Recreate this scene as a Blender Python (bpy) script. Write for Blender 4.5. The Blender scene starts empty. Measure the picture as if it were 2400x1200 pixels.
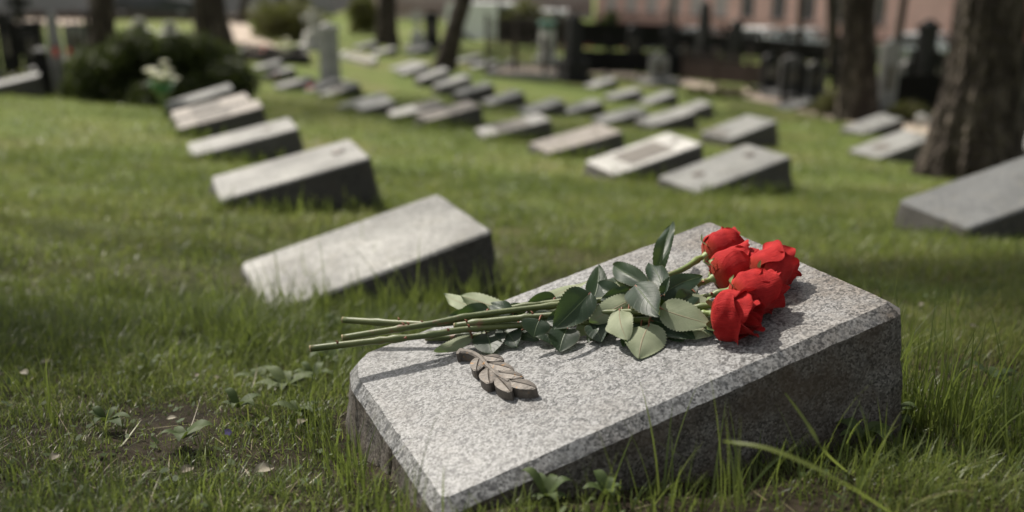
import bpy, math, random
import numpy as np
from mathutils import Vector, Matrix

R = math.radians
SC = bpy.context.scene
COL = SC.collection
rng = np.random.default_rng(7)
random.seed(7)

# ------------------------------------------------------------------ camera, sky, sun, exposure
F = 2274.16            # focal length in pixels of the 2400 wide photograph
PITCH = 0.31145        # radians below the horizon
CZ = 0.53              # lens height over the ground by the near stone
cam_d = bpy.data.cameras.new('camera')
cam = bpy.data.objects.new('camera', cam_d)
COL.objects.link(cam)
cam.location = (0, 0, CZ)
cam.rotation_euler = (math.pi / 2 - PITCH, 0, 0)
cam_d.sensor_width = 36
cam_d.lens = 36 * F / 2400
cam_d.clip_start = 0.02
cam_d.clip_end = 600
cam_d.dof.use_dof = True
cam_d.dof.focus_distance = 1.16
cam_d.dof.aperture_fstop = 2.3
cam_d.dof.aperture_blades = 9
SC.camera = cam

SUN_AZ, SUN_EL = 42.0, 50.0        # degrees left of the view direction, above the horizon
w = bpy.data.worlds.new('World')
SC.world = w
w.use_nodes = True
nt = w.node_tree
sky = nt.nodes.new('ShaderNodeTexSky')
sky.sky_type = 'NISHITA'
sky.sun_disc = False
sky.sun_elevation = R(SUN_EL)
sky.sun_rotation = R(-SUN_AZ)
sky.air_density = 1.0
sky.dust_density = 2.5
sky.ozone_density = 0.8
bg = nt.nodes['Background']
bg.inputs['Strength'].default_value = 0.10
hs = nt.nodes.new('ShaderNodeHueSaturation')     # a hazy, whitish spring sky
hs.inputs['Saturation'].default_value = 0.35
nt.links.new(sky.outputs[0], hs.inputs['Color'])
tn = nt.nodes.new('ShaderNodeMix'); tn.data_type = 'RGBA'; tn.blend_type = 'MULTIPLY'
tn.inputs[0].default_value = 1.0
tn.inputs[7].default_value = (1.0, 0.97, 0.90, 1)
nt.links.new(hs.outputs[0], tn.inputs[6])
nt.links.new(tn.outputs[2], bg.inputs['Color'])

sd = bpy.data.lights.new('sun', 'SUN')
sd.energy = 3.6
sd.angle = R(1.0)
sd.color = (1.0, 0.94, 0.85)
sun = bpy.data.objects.new('sun', sd)
COL.objects.link(sun)
sv = Vector((-math.sin(R(SUN_AZ)) * math.cos(R(SUN_EL)), math.cos(R(SUN_AZ)) * math.cos(R(SUN_EL)), math.sin(R(SUN_EL))))
sun.rotation_euler = sv.to_track_quat('Z', 'Y').to_euler()
sun.location = (-4, 10, 14)

SC.view_settings.view_transform = 'Standard'
SC.view_settings.look = 'None'
SC.view_settings.exposure = 0.78
SC.view_settings.gamma = 1.0
SC.cycles.max_bounces = 8
SC.cycles.transparent_max_bounces = 8
SC.cycles.use_denoising = True

# ------------------------------------------------------------------ helpers
def vnoise(x, y, seed=0):
    """smooth value noise in 0..1 on numpy arrays"""
    x = np.asarray(x, float); y = np.asarray(y, float)
    xi = np.floor(x).astype(np.int64); yi = np.floor(y).astype(np.int64)
    xf = x - xi; yf = y - yi
    xf = xf * xf * (3 - 2 * xf); yf = yf * yf * (3 - 2 * yf)
    def h(a, b):
        n = (a * 374761393 + b * 668265263 + seed * 974711 + 12345) & 0xffffffff
        n = ((n ^ (n >> 13)) * 1274126177) & 0xffffffff
        return ((n ^ (n >> 16)) & 0xffff) / 65535.0
    a = h(xi, yi); b = h(xi + 1, yi); c = h(xi, yi + 1); d = h(xi + 1, yi + 1)
    return (a * (1 - xf) + b * xf) * (1 - yf) + (c * (1 - xf) + d * xf) * yf

def fbm(x, y, seed=0, o=3):
    s = 0; a = 1; t = 0
    for k in range(o):
        s = s + a * vnoise(x * 2 ** k, y * 2 ** k, seed + k * 17); t += a; a *= .5
    return s / t

def tag(o, label=None, cat=None, group=None, kind=None):
    if label: o['label'] = label
    if cat: o['category'] = cat
    if group: o['group'] = group
    if kind: o['kind'] = kind
    return o

def empty(name, loc=(0, 0, 0), rz=0.0):
    o = bpy.data.objects.new(name, None)
    COL.objects.link(o)
    o.location = loc
    o.rotation_euler = (0, 0, rz)
    o.empty_display_size = .1
    return o

def mesh_np(name, V, faces, mat, parent=None, smooth=True, attrs=None, mats=None, midx=None):
    """faces: list of numpy int arrays, each (n, k)"""
    V = np.asarray(V, np.float32)
    me = bpy.data.meshes.new(name)
    me.vertices.add(len(V))
    me.vertices.foreach_set('co', V.ravel())
    faces = [np.asarray(f, np.int32) for f in faces if len(f)]
    nl = sum(f.size for f in faces); npoly = sum(len(f) for f in faces)
    me.loops.add(nl)
    me.loops.foreach_set('vertex_index', np.concatenate([f.ravel() for f in faces]))
    me.polygons.add(npoly)
    tot = np.concatenate([np.full(len(f), f.shape[1], np.int32) for f in faces])
    st = np.concatenate([[0], np.cumsum(tot)[:-1]]).astype(np.int32)
    me.polygons.foreach_set('loop_start', st)
    me.polygons.foreach_set('use_smooth', np.full(npoly, bool(smooth)))
    if midx is not None:
        me.polygons.foreach_set('material_index', np.asarray(midx, np.int32))
    me.update(calc_edges=True)
    me.validate()
    for k, v in (attrs or {}).items():
        v = np.asarray(v, np.float32)
        if v.ndim == 1:
            a = me.attributes.new(k, 'FLOAT', 'POINT'); a.data.foreach_set('value', v)
        else:
            a = me.attributes.new(k, 'FLOAT_VECTOR', 'POINT'); a.data.foreach_set('vector', v.ravel())
    for m in (mats or [mat]):
        me.materials.append(m)
    o = bpy.data.objects.new(name, me)
    COL.objects.link(o)
    if parent: o.parent = parent
    return o

class MB:
    """collects primitives into one mesh"""
    def __init__(s): s.V = []; s.Q = []; s.T = []; s.n = 0
    def add(s, V, Q=(), T=()):
        V = np.asarray(V, float).reshape(-1, 3)
        if len(Q): s.Q.append(np.asarray(Q, int) + s.n)
        if len(T): s.T.append(np.asarray(T, int) + s.n)
        s.V.append(V); s.n += len(V); return s
    def box(s, c, d, rz=0.0, taper=1.0, top=None):
        x, y, z = [q / 2 for q in d]
        b = np.array([(-x, -y, -z), (x, -y, -z), (x, y, -z), (-x, y, -z)])
        t = np.array([(-x * taper, -y * taper, z), (x * taper, -y * taper, z), (x * taper, y * taper, z), (-x * taper, y * taper, z)])
        V = np.concatenate([b, t])
        cs, sn = math.cos(rz), math.sin(rz)
        V = np.stack([V[:, 0] * cs - V[:, 1] * sn, V[:, 0] * sn + V[:, 1] * cs, V[:, 2]], 1) + np.asarray(c, float)
        return s.add(V, [(0, 3, 2, 1), (4, 5, 6, 7), (0, 1, 5, 4), (1, 2, 6, 5), (2, 3, 7, 6), (3, 0, 4, 7)])
    def tube(s, P, rad, n=8, caps=True):
        P = np.asarray(P, float); rad = np.broadcast_to(np.asarray(rad, float), (len(P),))
        T = np.gradient(P, axis=0); T /= np.linalg.norm(T, axis=1)[:, None] + 1e-12
        up = np.array([0, 0, 1.0]) if abs(T[0, 2]) < .9 else np.array([1.0, 0, 0])
        V = []
        a = np.linspace(0, 2 * math.pi, n, endpoint=False)
        for i in range(len(P)):
            x = np.cross(up, T[i]); x /= np.linalg.norm(x) + 1e-12; y = np.cross(T[i], x); up = np.cross(T[i], x) if False else up
            V.append(P[i] + rad[i] * (np.cos(a)[:, None] * x + np.sin(a)[:, None] * y))
        V = np.concatenate(V); m = len(P); Q = []
        for i in range(m - 1):
            for k in range(n):
                Q.append((i * n + k, i * n + (k + 1) % n, (i + 1) * n + (k + 1) % n, (i + 1) * n + k))
        T_ = []
        if caps:
            V = np.concatenate([V, P[:1], P[-1:]])
            for k in range(n):
                T_.append((m * n, (k + 1) % n, k)); T_.append((m * n + 1, (m - 1) * n + k, (m - 1) * n + (k + 1) % n))
        return s.add(V, Q, T_)
    def lathe(s, prof, c=(0, 0, 0), n=24):
        P = np.asarray(prof, float); a = np.linspace(0, 2 * math.pi, n, endpoint=False)
        V = np.concatenate([np.stack([r * np.cos(a), r * np.sin(a), np.full(n, z)], 1) for r, z in P]) + np.asarray(c, float)
        Q = [(i * n + k, i * n + (k + 1) % n, (i + 1) * n + (k + 1) % n, (i + 1) * n + k) for i in range(len(P) - 1) for k in range(n)]
        return s.add(V, Q)
    def grid(s, V, nu, nv):
        Q = [(i * nv + j, (i + 1) * nv + j, (i + 1) * nv + j + 1, i * nv + j + 1) for i in range(nu - 1) for j in range(nv - 1)]
        return s.add(V, Q)
    def build(s, name, mat, parent=None, smooth=False, **k):
        return mesh_np(name, np.concatenate(s.V), [np.concatenate(q) for q in (s.Q, s.T) if q], mat, parent, smooth, **k)

def bez(pts, n=24):
    """Catmull-Rom through points"""
    P = np.asarray(pts, float)
    if len(P) == 2: return P[0] + (P[1] - P[0]) * np.linspace(0, 1, n)[:, None]
    E = np.concatenate([[2 * P[0] - P[1]], P, [2 * P[-1] - P[-2]]]); out = []
    m = len(P) - 1
    for u in np.linspace(0, m, n):
        i = min(int(u), m - 1); t = u - i
        a, b, c, d = E[i:i + 4]
        out.append(.5 * (2 * b + (c - a) * t + (2 * a - 5 * b + 4 * c - d) * t * t + (3 * b - a - 3 * c + d) * t ** 3))
    return np.array(out)

def unit(v):
    v = np.asarray(v, float); return v / (np.linalg.norm(v) + 1e-12)

# ------------------------------------------------------------------ view rays (photograph pixels, 2400 x 1200) and terrain
cp, sp = math.cos(PITCH), math.sin(PITCH)
CAM = np.array([0, 0, CZ])
def ray(px, py):
    a, b = (px - 1200) / F, (600 - py) / F
    return np.array([a, cp + b * sp, -sp + b * cp])

# near foot corner of every gravestone top: name, x, y, z below the lens, yaw, slope, width, length
SLABS = [
('S2',-0.531,1.982,-0.769,0.406,0.240,0.379,0.536),
('S3',-1.026,3.317,-0.858,0.363,0.203,0.371,0.547),
('S4',-1.664,4.944,-1.048,0.342,0.200,0.358,0.562),
('S5',-2.211,6.364,-1.167,0.334,0.210,0.355,0.565),
('S6',-2.472,7.055,-1.219,0.353,0.202,0.359,0.561),
('S7',-2.922,8.209,-1.328,0.351,0.247,0.357,0.563),
('R1',0.919,4.636,-1.160,0.442,0.221,0.351,0.570),
('R2',0.569,5.203,-1.204,0.384,0.236,0.365,0.554),
('R3',0.266,6.550,-1.363,0.404,0.182,0.356,0.565),
('R4',-0.209,7.835,-1.498,0.276,0.201,0.360,0.560),
('R5',-0.816,9.259,-1.615,0.373,0.196,0.362,0.557),
('R6',-1.261,10.533,-1.793,0.375,0.198,0.359,0.561),
('R7',-2.048,11.847,-1.946,0.346,0.221,0.360,0.560),
('R9',-2.811,14.759,-2.302,0.520,0.278,0.360,0.560),
('R10',-3.235,15.652,-2.340,0.556,0.262,0.360,0.560),
('Ma',1.074,11.192,-1.980,0.328,0.197,0.360,0.560),
('Mb',0.752,13.308,-2.315,0.353,0.235,0.359,0.561),
('Mc',0.231,13.070,-2.186,0.446,0.235,0.360,0.560),
('Md',-0.302,14.337,-2.254,0.478,0.234,0.361,0.558),
('Me',-0.788,14.932,-2.206,0.401,0.224,0.361,0.559),
('Mf',-1.180,16.070,-2.246,0.432,0.242,0.361,0.559),
('Mg',-1.615,17.390,-2.300,0.419,0.265,0.361,0.559),
('Mh',-2.104,19.164,-2.420,0.519,0.283,0.360,0.560),
('Mi',-2.40,20.2,-2.49,0.472,0.222,0.361,0.559),
('Na1',1.512,10.432,-1.877,0.381,0.202,0.361,0.558),
('Na2',2.326,13.575,-2.307,0.312,0.273,0.361,0.559),
('Nb',2.259,16.120,-2.610,0.368,0.272,0.359,0.561),
('Nc',1.706,16.406,-2.484,0.338,0.192,0.361,0.559),
('Nd',1.580,19.076,-2.752,0.461,0.248,0.361,0.559),
('K1',1.887,8.267,-1.551,0.541,0.199,0.371,0.547),
('K2',4.575,16.022,-2.793,0.425,0.229,0.365,0.555),
('K3',3.901,10.657,-1.998,0.407,0.218,0.364,0.556),
('K4',2.969,7.730,-1.673,0.353,0.241,0.358,0.563),
('K5',1.449,2.953,-0.854,0.268,0.254,0.347,0.592),
]
CTRL = [(s[1], s[2], s[3] - .035 - .002 * s[2]) for s in SLABS] + [
 (-.6, .8, -.53), (.45, .95, -.53), (.95, 1.2, -.56), (0, .3, -.46), (0, -3, -.2), (-6, -3, -.25), (6, -3, -.3), (-1.3, 1.5, -.62), (0.6, 2.1, -.77),
 (-6, 20, -2.2), (-4.7, 10, -1.45), (-5.0, 8.0, -1.35), (-10, 36, -2.95), (-20, 45, -3.27), (-10, 45, -3.3), (0, 50, -5.1), (10, 55, -6.2), (20, 50, -5.9),
 (-3.4, 26, -2.6), (-1.5, 21, -2.5), (4.8, 14, -2.4), (3.2, 6.5, -1.54), (4.5, 20, -2.85), (6.8, 16, -2.55), (12, 14, -2.4), (-14, 14, -1.7), (-14, 4, -.95), (10, 4, -1.0),
 (-60, 60, -3.6), (60, 60, -5.6), (0, 150, -7), (-150, 150, -6), (150, 150, -7), (-60, -20, 0), (60, -20, 0), (0, -60, 0), (-30, 10, -1.4), (30, 10, -1.8)]
CTRL = np.array(CTRL)

def _terr(X, Y):
    X = np.asarray(X, float).ravel(); Y = np.asarray(Y, float).ravel()
    out = np.empty(len(X))
    for a in range(0, len(X), 20000):
        x = X[a:a + 20000, None]; y = Y[a:a + 20000, None]
        h = .42 + .13 * np.hypot(x, y)
        dx = CTRL[None, :, 0] - x; dy = CTRL[None, :, 1] - y
        r2 = (dx * dx + dy * dy) / (h * h)
        W = np.exp(-.5 * np.minimum(r2, 40)) + 2e-4 / (1 + r2)
        z = CTRL[None, :, 2]
        M = np.empty((len(x), 3, 3)); b = np.empty((len(x), 3))
        B = [np.ones_like(dx), dx / h, dy / h]
        for i in range(3):
            for j in range(3): M[:, i, j] = (W * B[i] * B[j]).sum(1)
            b[:, i] = (W * B[i] * z).sum(1)
        M += np.diag([1e-9, 2e-2, 2e-2])[None] * W.sum(1)[:, None, None]
        out[a:a + 20000] = np.linalg.solve(M, b[:, :, None])[:, 0, 0]
    return out + CZ

# a lookup lattice (dense near the lens) so that placing thousands of blades is quick
def _axis(lim0, lim1, fine, grow):
    v = [0.0]; s = fine
    while v[-1] < lim1: s = min(fine + grow * v[-1], 8); v.append(v[-1] + s)
    u = [0.0]
    while u[-1] < -lim0: s = min(fine + grow * u[-1], 8); u.append(u[-1] + s)
    return np.array([-q for q in u[:0:-1]] + v)
GX = _axis(-150, 150, .03, .035); GY = _axis(-40, 170, .03, .03)
GZ = _terr(*[a.ravel() for a in np.meshgrid(GX, GY)]).reshape(len(GY), len(GX))
_xx, _yy = np.meshgrid(GX, GY)
_near = np.clip(1.6 - np.hypot(_xx, _yy - 1) / 4, 0, 1)
GZ = GZ + _near * ((fbm(_xx * 5, _yy * 5, 3) - .5) * .035 + (fbm(_xx * 18, _yy * 18, 5) - .5) * .014) + (fbm(_xx * .8, _yy * .8, 8) - .5) * .05 * np.clip(_yy / 4, 0, 1)

def ground(x, y):
    x = np.asarray(x, float); y = np.asarray(y, float)
    i = np.clip(np.searchsorted(GX, x) - 1, 0, len(GX) - 2); j = np.clip(np.searchsorted(GY, y) - 1, 0, len(GY) - 2)
    u = (x - GX[i]) / (GX[i + 1] - GX[i]); v = (y - GY[j]) / (GY[j + 1] - GY[j])
    return (GZ[j, i] * (1 - u) + GZ[j, i + 1] * u) * (1 - v) + (GZ[j + 1, i] * (1 - u) + GZ[j + 1, i + 1] * u) * v

def gnd(x, y): return float(ground(np.array([x]), np.array([y]))[0])

def hit(px, py, tmin=.5):
    """where the line of sight meets the lawn"""
    d = ray(px, py); t = tmin; step = .02
    while t < 200:
        P = CAM + d * t
        if P[2] < gnd(P[0], P[1]): break
        t += step * max(.6, t * .5)
    lo, hi = t - step * max(.6, t * .5), t
    for _ in range(25):
        m = .5 * (lo + hi); P = CAM + d * m
        if P[2] < gnd(P[0], P[1]): hi = m
        else: lo = m
    return CAM + d * hi

def at(px, Y):
    """ground point at distance Y under image column px"""
    z = -2.5
    for _ in range(4):
        X = (px - 1200) / F * (Y * cp - z * sp)
        z = gnd(X, Y) - CZ
    return np.array([X, Y, z + CZ])

# ------------------------------------------------------------------ materials
class NT:
    def __init__(s, name):
        s.m = bpy.data.materials.new(name); s.m.use_nodes = True
        s.t = s.m.node_tree; s.b = s.t.nodes['Principled BSDF']; s.out = s.t.nodes['Material Output']
    def n(s, typ, ins=None, **kw):
        q = s.t.nodes.new(typ)
        for k, v in kw.items(): setattr(q, k, v)
        for k, v in (ins or {}).items(): s.set(q.inputs[k], v)
        return q
    def set(s, sock, v):
        if isinstance(v, bpy.types.NodeSocket): s.t.links.new(v, sock)
        elif isinstance(v, bpy.types.Node): s.t.links.new(v.outputs[0], sock)
        else:
            if isinstance(v, tuple) and len(v) == 3 and sock.type == 'RGBA': v = v + (1,)
            sock.default_value = v
    def coord(s, out='Object'): return s.n('ShaderNodeTexCoord').outputs[out]
    def noise(s, vec, scale, detail=4, rough=.55, dist=0):
        return s.n('ShaderNodeTexNoise', {'Vector': vec, 'Scale': scale, 'Detail': detail, 'Roughness': rough, 'Distortion': dist}).outputs['Fac']
    def voro(s, vec, scale, feature='F1', out='Color', rand=1.0):
        return s.n('ShaderNodeTexVoronoi', {'Vector': vec, 'Scale': scale, 'Randomness': rand}, feature=feature).outputs[out]
    def ramp(s, fac, stops, interp='LINEAR'):
        q = s.n('ShaderNodeValToRGB', {'Fac': fac}); q.color_ramp.interpolation = interp
        e = q.color_ramp.elements
        while len(e) > 1: e.remove(e[0])
        for i, (p, c) in enumerate(stops):
            a = e[0] if i == 0 else e.new(p)
            a.position = p; a.color = (c if len(c) == 4 else tuple(c) + (1,)) if isinstance(c, tuple) else (c, c, c, 1)
        return q.outputs['Color']
    def mix(s, f, a, b, blend='MIX'):
        q = s.n('ShaderNodeMix', data_type='RGBA', blend_type=blend)
        s.set(q.inputs[0], f); s.set(q.inputs[6], a); s.set(q.inputs[7], b); return q.outputs[2]
    def math(s, op, a, b=0.0, c=None, clamp=False):
        q = s.n('ShaderNodeMath', operation=op, use_clamp=clamp); s.set(q.inputs[0], a); s.set(q.inputs[1], b)
        if c is not None: s.set(q.inputs[2], c)
        return q.outputs[0]
    def map(s, f, a, b, c=0.0, d=1.0):
        q = s.n('ShaderNodeMapRange', {'Value': f, 'From Min': a, 'From Max': b, 'To Min': c, 'To Max': d}); return q.outputs[0]
    def attr(s, name): return s.n('ShaderNodeAttribute', attribute_name=name)
    def bump(s, h, strength=.3, dist=.01):
        s.set(s.b.inputs['Normal'], s.n('ShaderNodeBump', {'Height': h, 'Strength': strength, 'Distance': dist}))
    def base(s, c, rough=.7, spec=.4):
        s.set(s.b.inputs['Base Color'], c); s.set(s.b.inputs['Roughness'], rough); s.set(s.b.inputs['Specular IOR Level'], spec)
    def translucent(s, col, f):
        tr = s.n('ShaderNodeBsdfTranslucent', {'Color': col}); mx = s.n('ShaderNodeMixShader')
        s.set(mx.inputs[0], f); s.t.links.new(s.b.outputs[0], mx.inputs[1]); s.t.links.new(tr.outputs[0], mx.inputs[2])
        s.t.links.new(mx.outputs[0], s.out.inputs['Surface'])

def mat_simple(name, c, rough=.6, metal=0.0, nscale=6.0, namt=.25, bump=0.0, spec=.4):
    m = NT(name); v = m.coord(); n = m.noise(v, nscale, 5)
    lo = tuple(q * (1 - namt) for q in c); hi = tuple(min(1, q * (1 + namt)) for q in c)
    m.base(m.ramp(n, [(.3, lo), (.7, hi)]), rough, spec)
    m.b.inputs['Metallic'].default_value = metal
    if bump: m.bump(m.noise(v, nscale * 6, 4), bump, .02)
    return m.m

def mat_granite():
    m = NT('speckled_granite'); v = m.coord()
    wv = m.n('ShaderNodeMixRGB', {'Fac': .0035, 'Color1': v, 'Color2': m.n('ShaderNodeTexNoise', {'Vector': v, 'Scale': 260.0, 'Detail': 3.0}).outputs['Color']}, blend_type='ADD').outputs[0]
    c1 = m.n('ShaderNodeSeparateColor', {'Color': m.voro(wv, 430)}).outputs[0]
    c2 = m.n('ShaderNodeSeparateColor', {'Color': m.voro(wv, 700)}).outputs[1]
    g = m.ramp(c1, [(0, .008), (.18, .016), (.27, .06), (.40, .15), (.54, .235), (.8, .31), (1, .385)])
    g2 = m.ramp(c2, [(0, .012), (.25, .055), (.45, .17), (1, .33)])
    col = m.mix(.36, g, g2)
    cl = m.noise(v, 42, 4, .6)
    col = m.mix(m.map(cl, .35, .7, 0, .35), col, (.285, .28, .265))
    col = m.mix(m.map(m.noise(v, 120, 3), .54, .66, 0, .7), col, (.05, .05, .052))
    # warm iron stain growing towards the head end, grey dirt patches
    sx = m.n('ShaderNodeSeparateXYZ', {'Vector': v})
    st = m.math('MULTIPLY', m.map(m.noise(v, 9, 6, .7), .36, .62), m.map(sx.outputs[0], .34, .58), clamp=True)
    col = m.mix(m.math('MULTIPLY', st, .85), col, (.62, .47, .33), 'MULTIPLY')
    dirt = m.map(m.noise(v, 8, 7, .72), .5, .72, 0, .75)
    col = m.mix(dirt, col, (.52, .46, .40), 'MULTIPLY')
    m.base(col, m.map(c1, 0, 1, .35, .6), .4)
    m.bump(m.mix(.5, c1, m.noise(v, 420, 2)), .22, .0012)
    return m.m

def mat_granite_side():
    m = NT('rough_stained_granite'); v = m.coord()
    c1 = m.n('ShaderNodeSeparateColor', {'Color': m.voro(v, 420)}).outputs[0]
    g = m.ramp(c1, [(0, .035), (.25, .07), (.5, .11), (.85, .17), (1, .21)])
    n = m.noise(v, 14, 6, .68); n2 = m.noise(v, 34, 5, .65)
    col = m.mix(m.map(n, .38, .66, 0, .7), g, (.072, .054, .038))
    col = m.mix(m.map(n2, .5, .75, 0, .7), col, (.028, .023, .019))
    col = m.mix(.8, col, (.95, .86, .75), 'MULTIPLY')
    m.base(col, .75, .3)
    m.bump(m.mix(.4, m.noise(v, 60, 6, .7), c1), .55, .006)
    return m.m

def mat_stone(name, c, side=False, seed=0.0, blotch=.35):
    m = NT(name); oi = m.n('ShaderNodeObjectInfo'); v = m.n('ShaderNodeVectorMath', {0: m.coord(), 1: oi.outputs['Location']}, operation='ADD').outputs[0]
    c1 = m.n('ShaderNodeSeparateColor', {'Color': m.voro(v, 190)}).outputs[0]
    sh = m.map(oi.outputs['Random'], 0, 1, .8, 1.12)
    k = m.math('MULTIPLY', m.math('MULTIPLY', m.map(c1, 0, 1, .55, 1.3), m.map(m.noise(v, 5, 6, .65), .3, .7, 1 - blotch, 1 + blotch * .6)), sh)
    col = m.mix(1.0, c, m.n('ShaderNodeCombineColor', {0: k, 1: k, 2: k}), 'MULTIPLY')
    st = m.map(m.noise(v, 11, 6, .7), .52, .75, 0, .55)
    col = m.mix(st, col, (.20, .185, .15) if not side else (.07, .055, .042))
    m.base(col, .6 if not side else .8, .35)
    m.bump(m.noise(v, 60, 6, .7), .35 if not side else .7, .008)
    return m.m

def mat_leaf():
    m = NT('rose_leaf'); uv = m.n('ShaderNodeSeparateXYZ', {'Vector': m.attr('leaf_uv').outputs['Vector']})
    s_, t_ = uv.outputs[0], uv.outputs[1]; a = m.math('ABSOLUTE', s_)
    v = m.coord(); geo = m.n('ShaderNodeNewGeometry')
    vein = m.math('PINGPONG', m.math('ADD', m.math('MULTIPLY', t_, 7.0), m.math('MULTIPLY', a, -2.2)), .5)
    vl = m.map(vein, .0, .06, 1, 0)
    rib = m.map(a, .012, .045, 1, 0)
    net = m.voro(v, 420, 'DISTANCE_TO_EDGE', 'Distance')
    n = m.noise(v, 45, 4)
    dark = m.ramp(n, [(.3, (.008, .020, .012)), (.7, (.020, .040, .021))])  # dark upper side, deepened further in place of shade inside the bunch
    dark = m.mix(m.math('MULTIPLY', vl, .14), dark, (.05, .085, .05)); dark = m.mix(m.math('MULTIPLY', rib, .75), dark, (.11, .15, .07))
    pale = m.ramp(n, [(.3, (.20, .23, .14)), (.7, (.29, .315, .205))])
    pale = m.mix(m.math('MULTIPLY', vl, .22), pale, (.36, .37, .25)); pale = m.mix(m.math('MULTIPLY', rib, .6), pale, (.28, .17, .11))
    edge = m.map(a, .93, 1.0, 0, .5); dark = m.mix(edge, dark, (.09, .07, .03))
    bf = geo.outputs['Backfacing']
    m.base(m.mix(bf, dark, pale), m.mix(bf, (.46, .46, .46), (.66, .66, .66)), .35)
    m.bump(m.math('SUBTRACT', m.math('MULTIPLY', m.map(net, 0, .25), .05), m.math('ADD', m.math('MULTIPLY', vl, .25), rib)), .4, .0010)
    m.translucent((.14, .24, .03), .22)
    return m.m

def mat_petal():
    m = NT('red_rose_petal'); uv = m.n('ShaderNodeSeparateXYZ', {'Vector': m.attr('leaf_uv').outputs['Vector']})
    s_, t_ = uv.outputs[0], uv.outputs[1]; v = m.coord(); oi = m.n('ShaderNodeObjectInfo')
    fv = m.n('ShaderNodeCombineXYZ', {0: m.math('MULTIPLY', s_, 34.0), 1: m.math('MULTIPLY', t_, 2.5), 2: m.math('MULTIPLY', oi.outputs['Random'], 30.0)})
    st = m.noise(fv.outputs[0], 1.0, 3)
    n = m.noise(v, 60, 4)
    c = m.ramp(n, [(.3, (.28, .006, .008)), (.7, (.48, .023, .022))])
    c = m.mix(m.map(st, .5, .75, 0, .35), c, (.12, .002, .005))
    c = m.mix(m.map(t_, .0, .22, .8, 0), c, (.36, .05, .02))
    c = m.mix(m.math('MULTIPLY', m.map(t_, .93, 1.0, 0, .6), m.map(m.noise(v, 120, 3), .4, .7)), c, (.16, .008, .012))
    m.base(c, .72, .14)
    m.b.inputs['Sheen Weight'].default_value = .12
    m.b.inputs['Sheen Roughness'].default_value = .4
    m.b.inputs['Sheen Tint'].default_value = (1, .45, .4, 1)
    m.bump(m.math('ADD', m.math('MULTIPLY', st, 1.1), n), .55, .0022)
    m.translucent((.5, .012, .012), .12)
    return m.m

def mat_stem():
    m = NT('rose_stem'); v = m.coord()
    c = m.ramp(m.noise(v, 16, 4), [(.25, (.045, .065, .018)), (.5, (.09, .11, .034)), (.75, (.14, .15, .055))])
    c = m.mix(m.map(m.attr('along').outputs['Fac'], .6, .92, 0, .85), c, (.20, .27, .075))
    c = m.mix(m.map(m.noise(v, 45, 5, .65), .56, .66, 0, .85), c, (.15, .065, .04))
    m.base(c, .45, .4); m.bump(m.noise(v, 160, 3), .2, .0015); return m.m

def mat_grass():
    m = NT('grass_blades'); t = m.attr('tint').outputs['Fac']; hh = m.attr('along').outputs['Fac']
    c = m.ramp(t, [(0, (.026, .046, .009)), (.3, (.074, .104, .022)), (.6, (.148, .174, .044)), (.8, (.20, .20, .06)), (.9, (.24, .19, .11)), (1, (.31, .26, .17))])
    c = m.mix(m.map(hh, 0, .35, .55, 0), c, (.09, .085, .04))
    m.base(c, .42, .4)
    m.translucent(m.mix(.5, c, (.27, .34, .07)), .45)
    return m.m

def mat_ground():
    m = NT('earth_and_lawn'); v = m.coord()
    soil = m.ramp(m.noise(v, 30, 8, .7), [(.3, (.016, .012, .008)), (.55, (.040, .031, .020)), (.75, (.085, .066, .046))])
    lawn = m.ramp(m.noise(v, 1.1, 8, .68), [(.28, (.062, .092, .018)), (.5, (.105, .140, .030)), (.72, (.155, .170, .045))])
    lawn = m.mix(m.map(m.noise(v, .6, 6, .65), .50, .66, 0, .75), lawn, (.18, .155, .07))
    dv = m.n('ShaderNodeVectorMath', {0: v, 1: (0, .9, 0)}, operation='SUBTRACT').outputs[0]
    far = m.map(m.n('ShaderNodeVectorMath', {0: dv}, operation='LENGTH').outputs['Value'], 1.0, 3.2, .0, .95)
    m.base(m.mix(far, soil, lawn), .9, .15)
    m.bump(m.noise(v, 60, 8, .7), .8, .02)
    return m.m

def mat_bark():
    m = NT('tree_bark'); v = m.coord()
    vs = m.n('ShaderNodeMapping', {'Vector': v, 'Scale': (1, 1, .35)}).outputs[0]
    e = m.voro(vs, 26, 'DISTANCE_TO_EDGE', 'Distance'); n = m.noise(vs, 8, 8, .72)
    c = m.ramp(n, [(.3, (.018, .014, .011)), (.5, (.065, .052, .042)), (.7, (.24, .20, .16))])
    c = m.mix(m.map(e, 0, .12, .8, 0), c, (.018, .014, .011))
    m.base(c, .9, .2); m.bump(m.math('ADD', m.map(e, 0, .3), n), .9, .03); return m.m

def mat_tint_leaf(name, a, b, tr=.3):
    m = NT(name); c = m.ramp(m.attr('tint').outputs['Fac'], [(0, a), (1, b)]); m.base(c, .6, .25)
    m.translucent(m.mix(.5, c, (.15, .2, .03)), tr); return m.m

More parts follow.
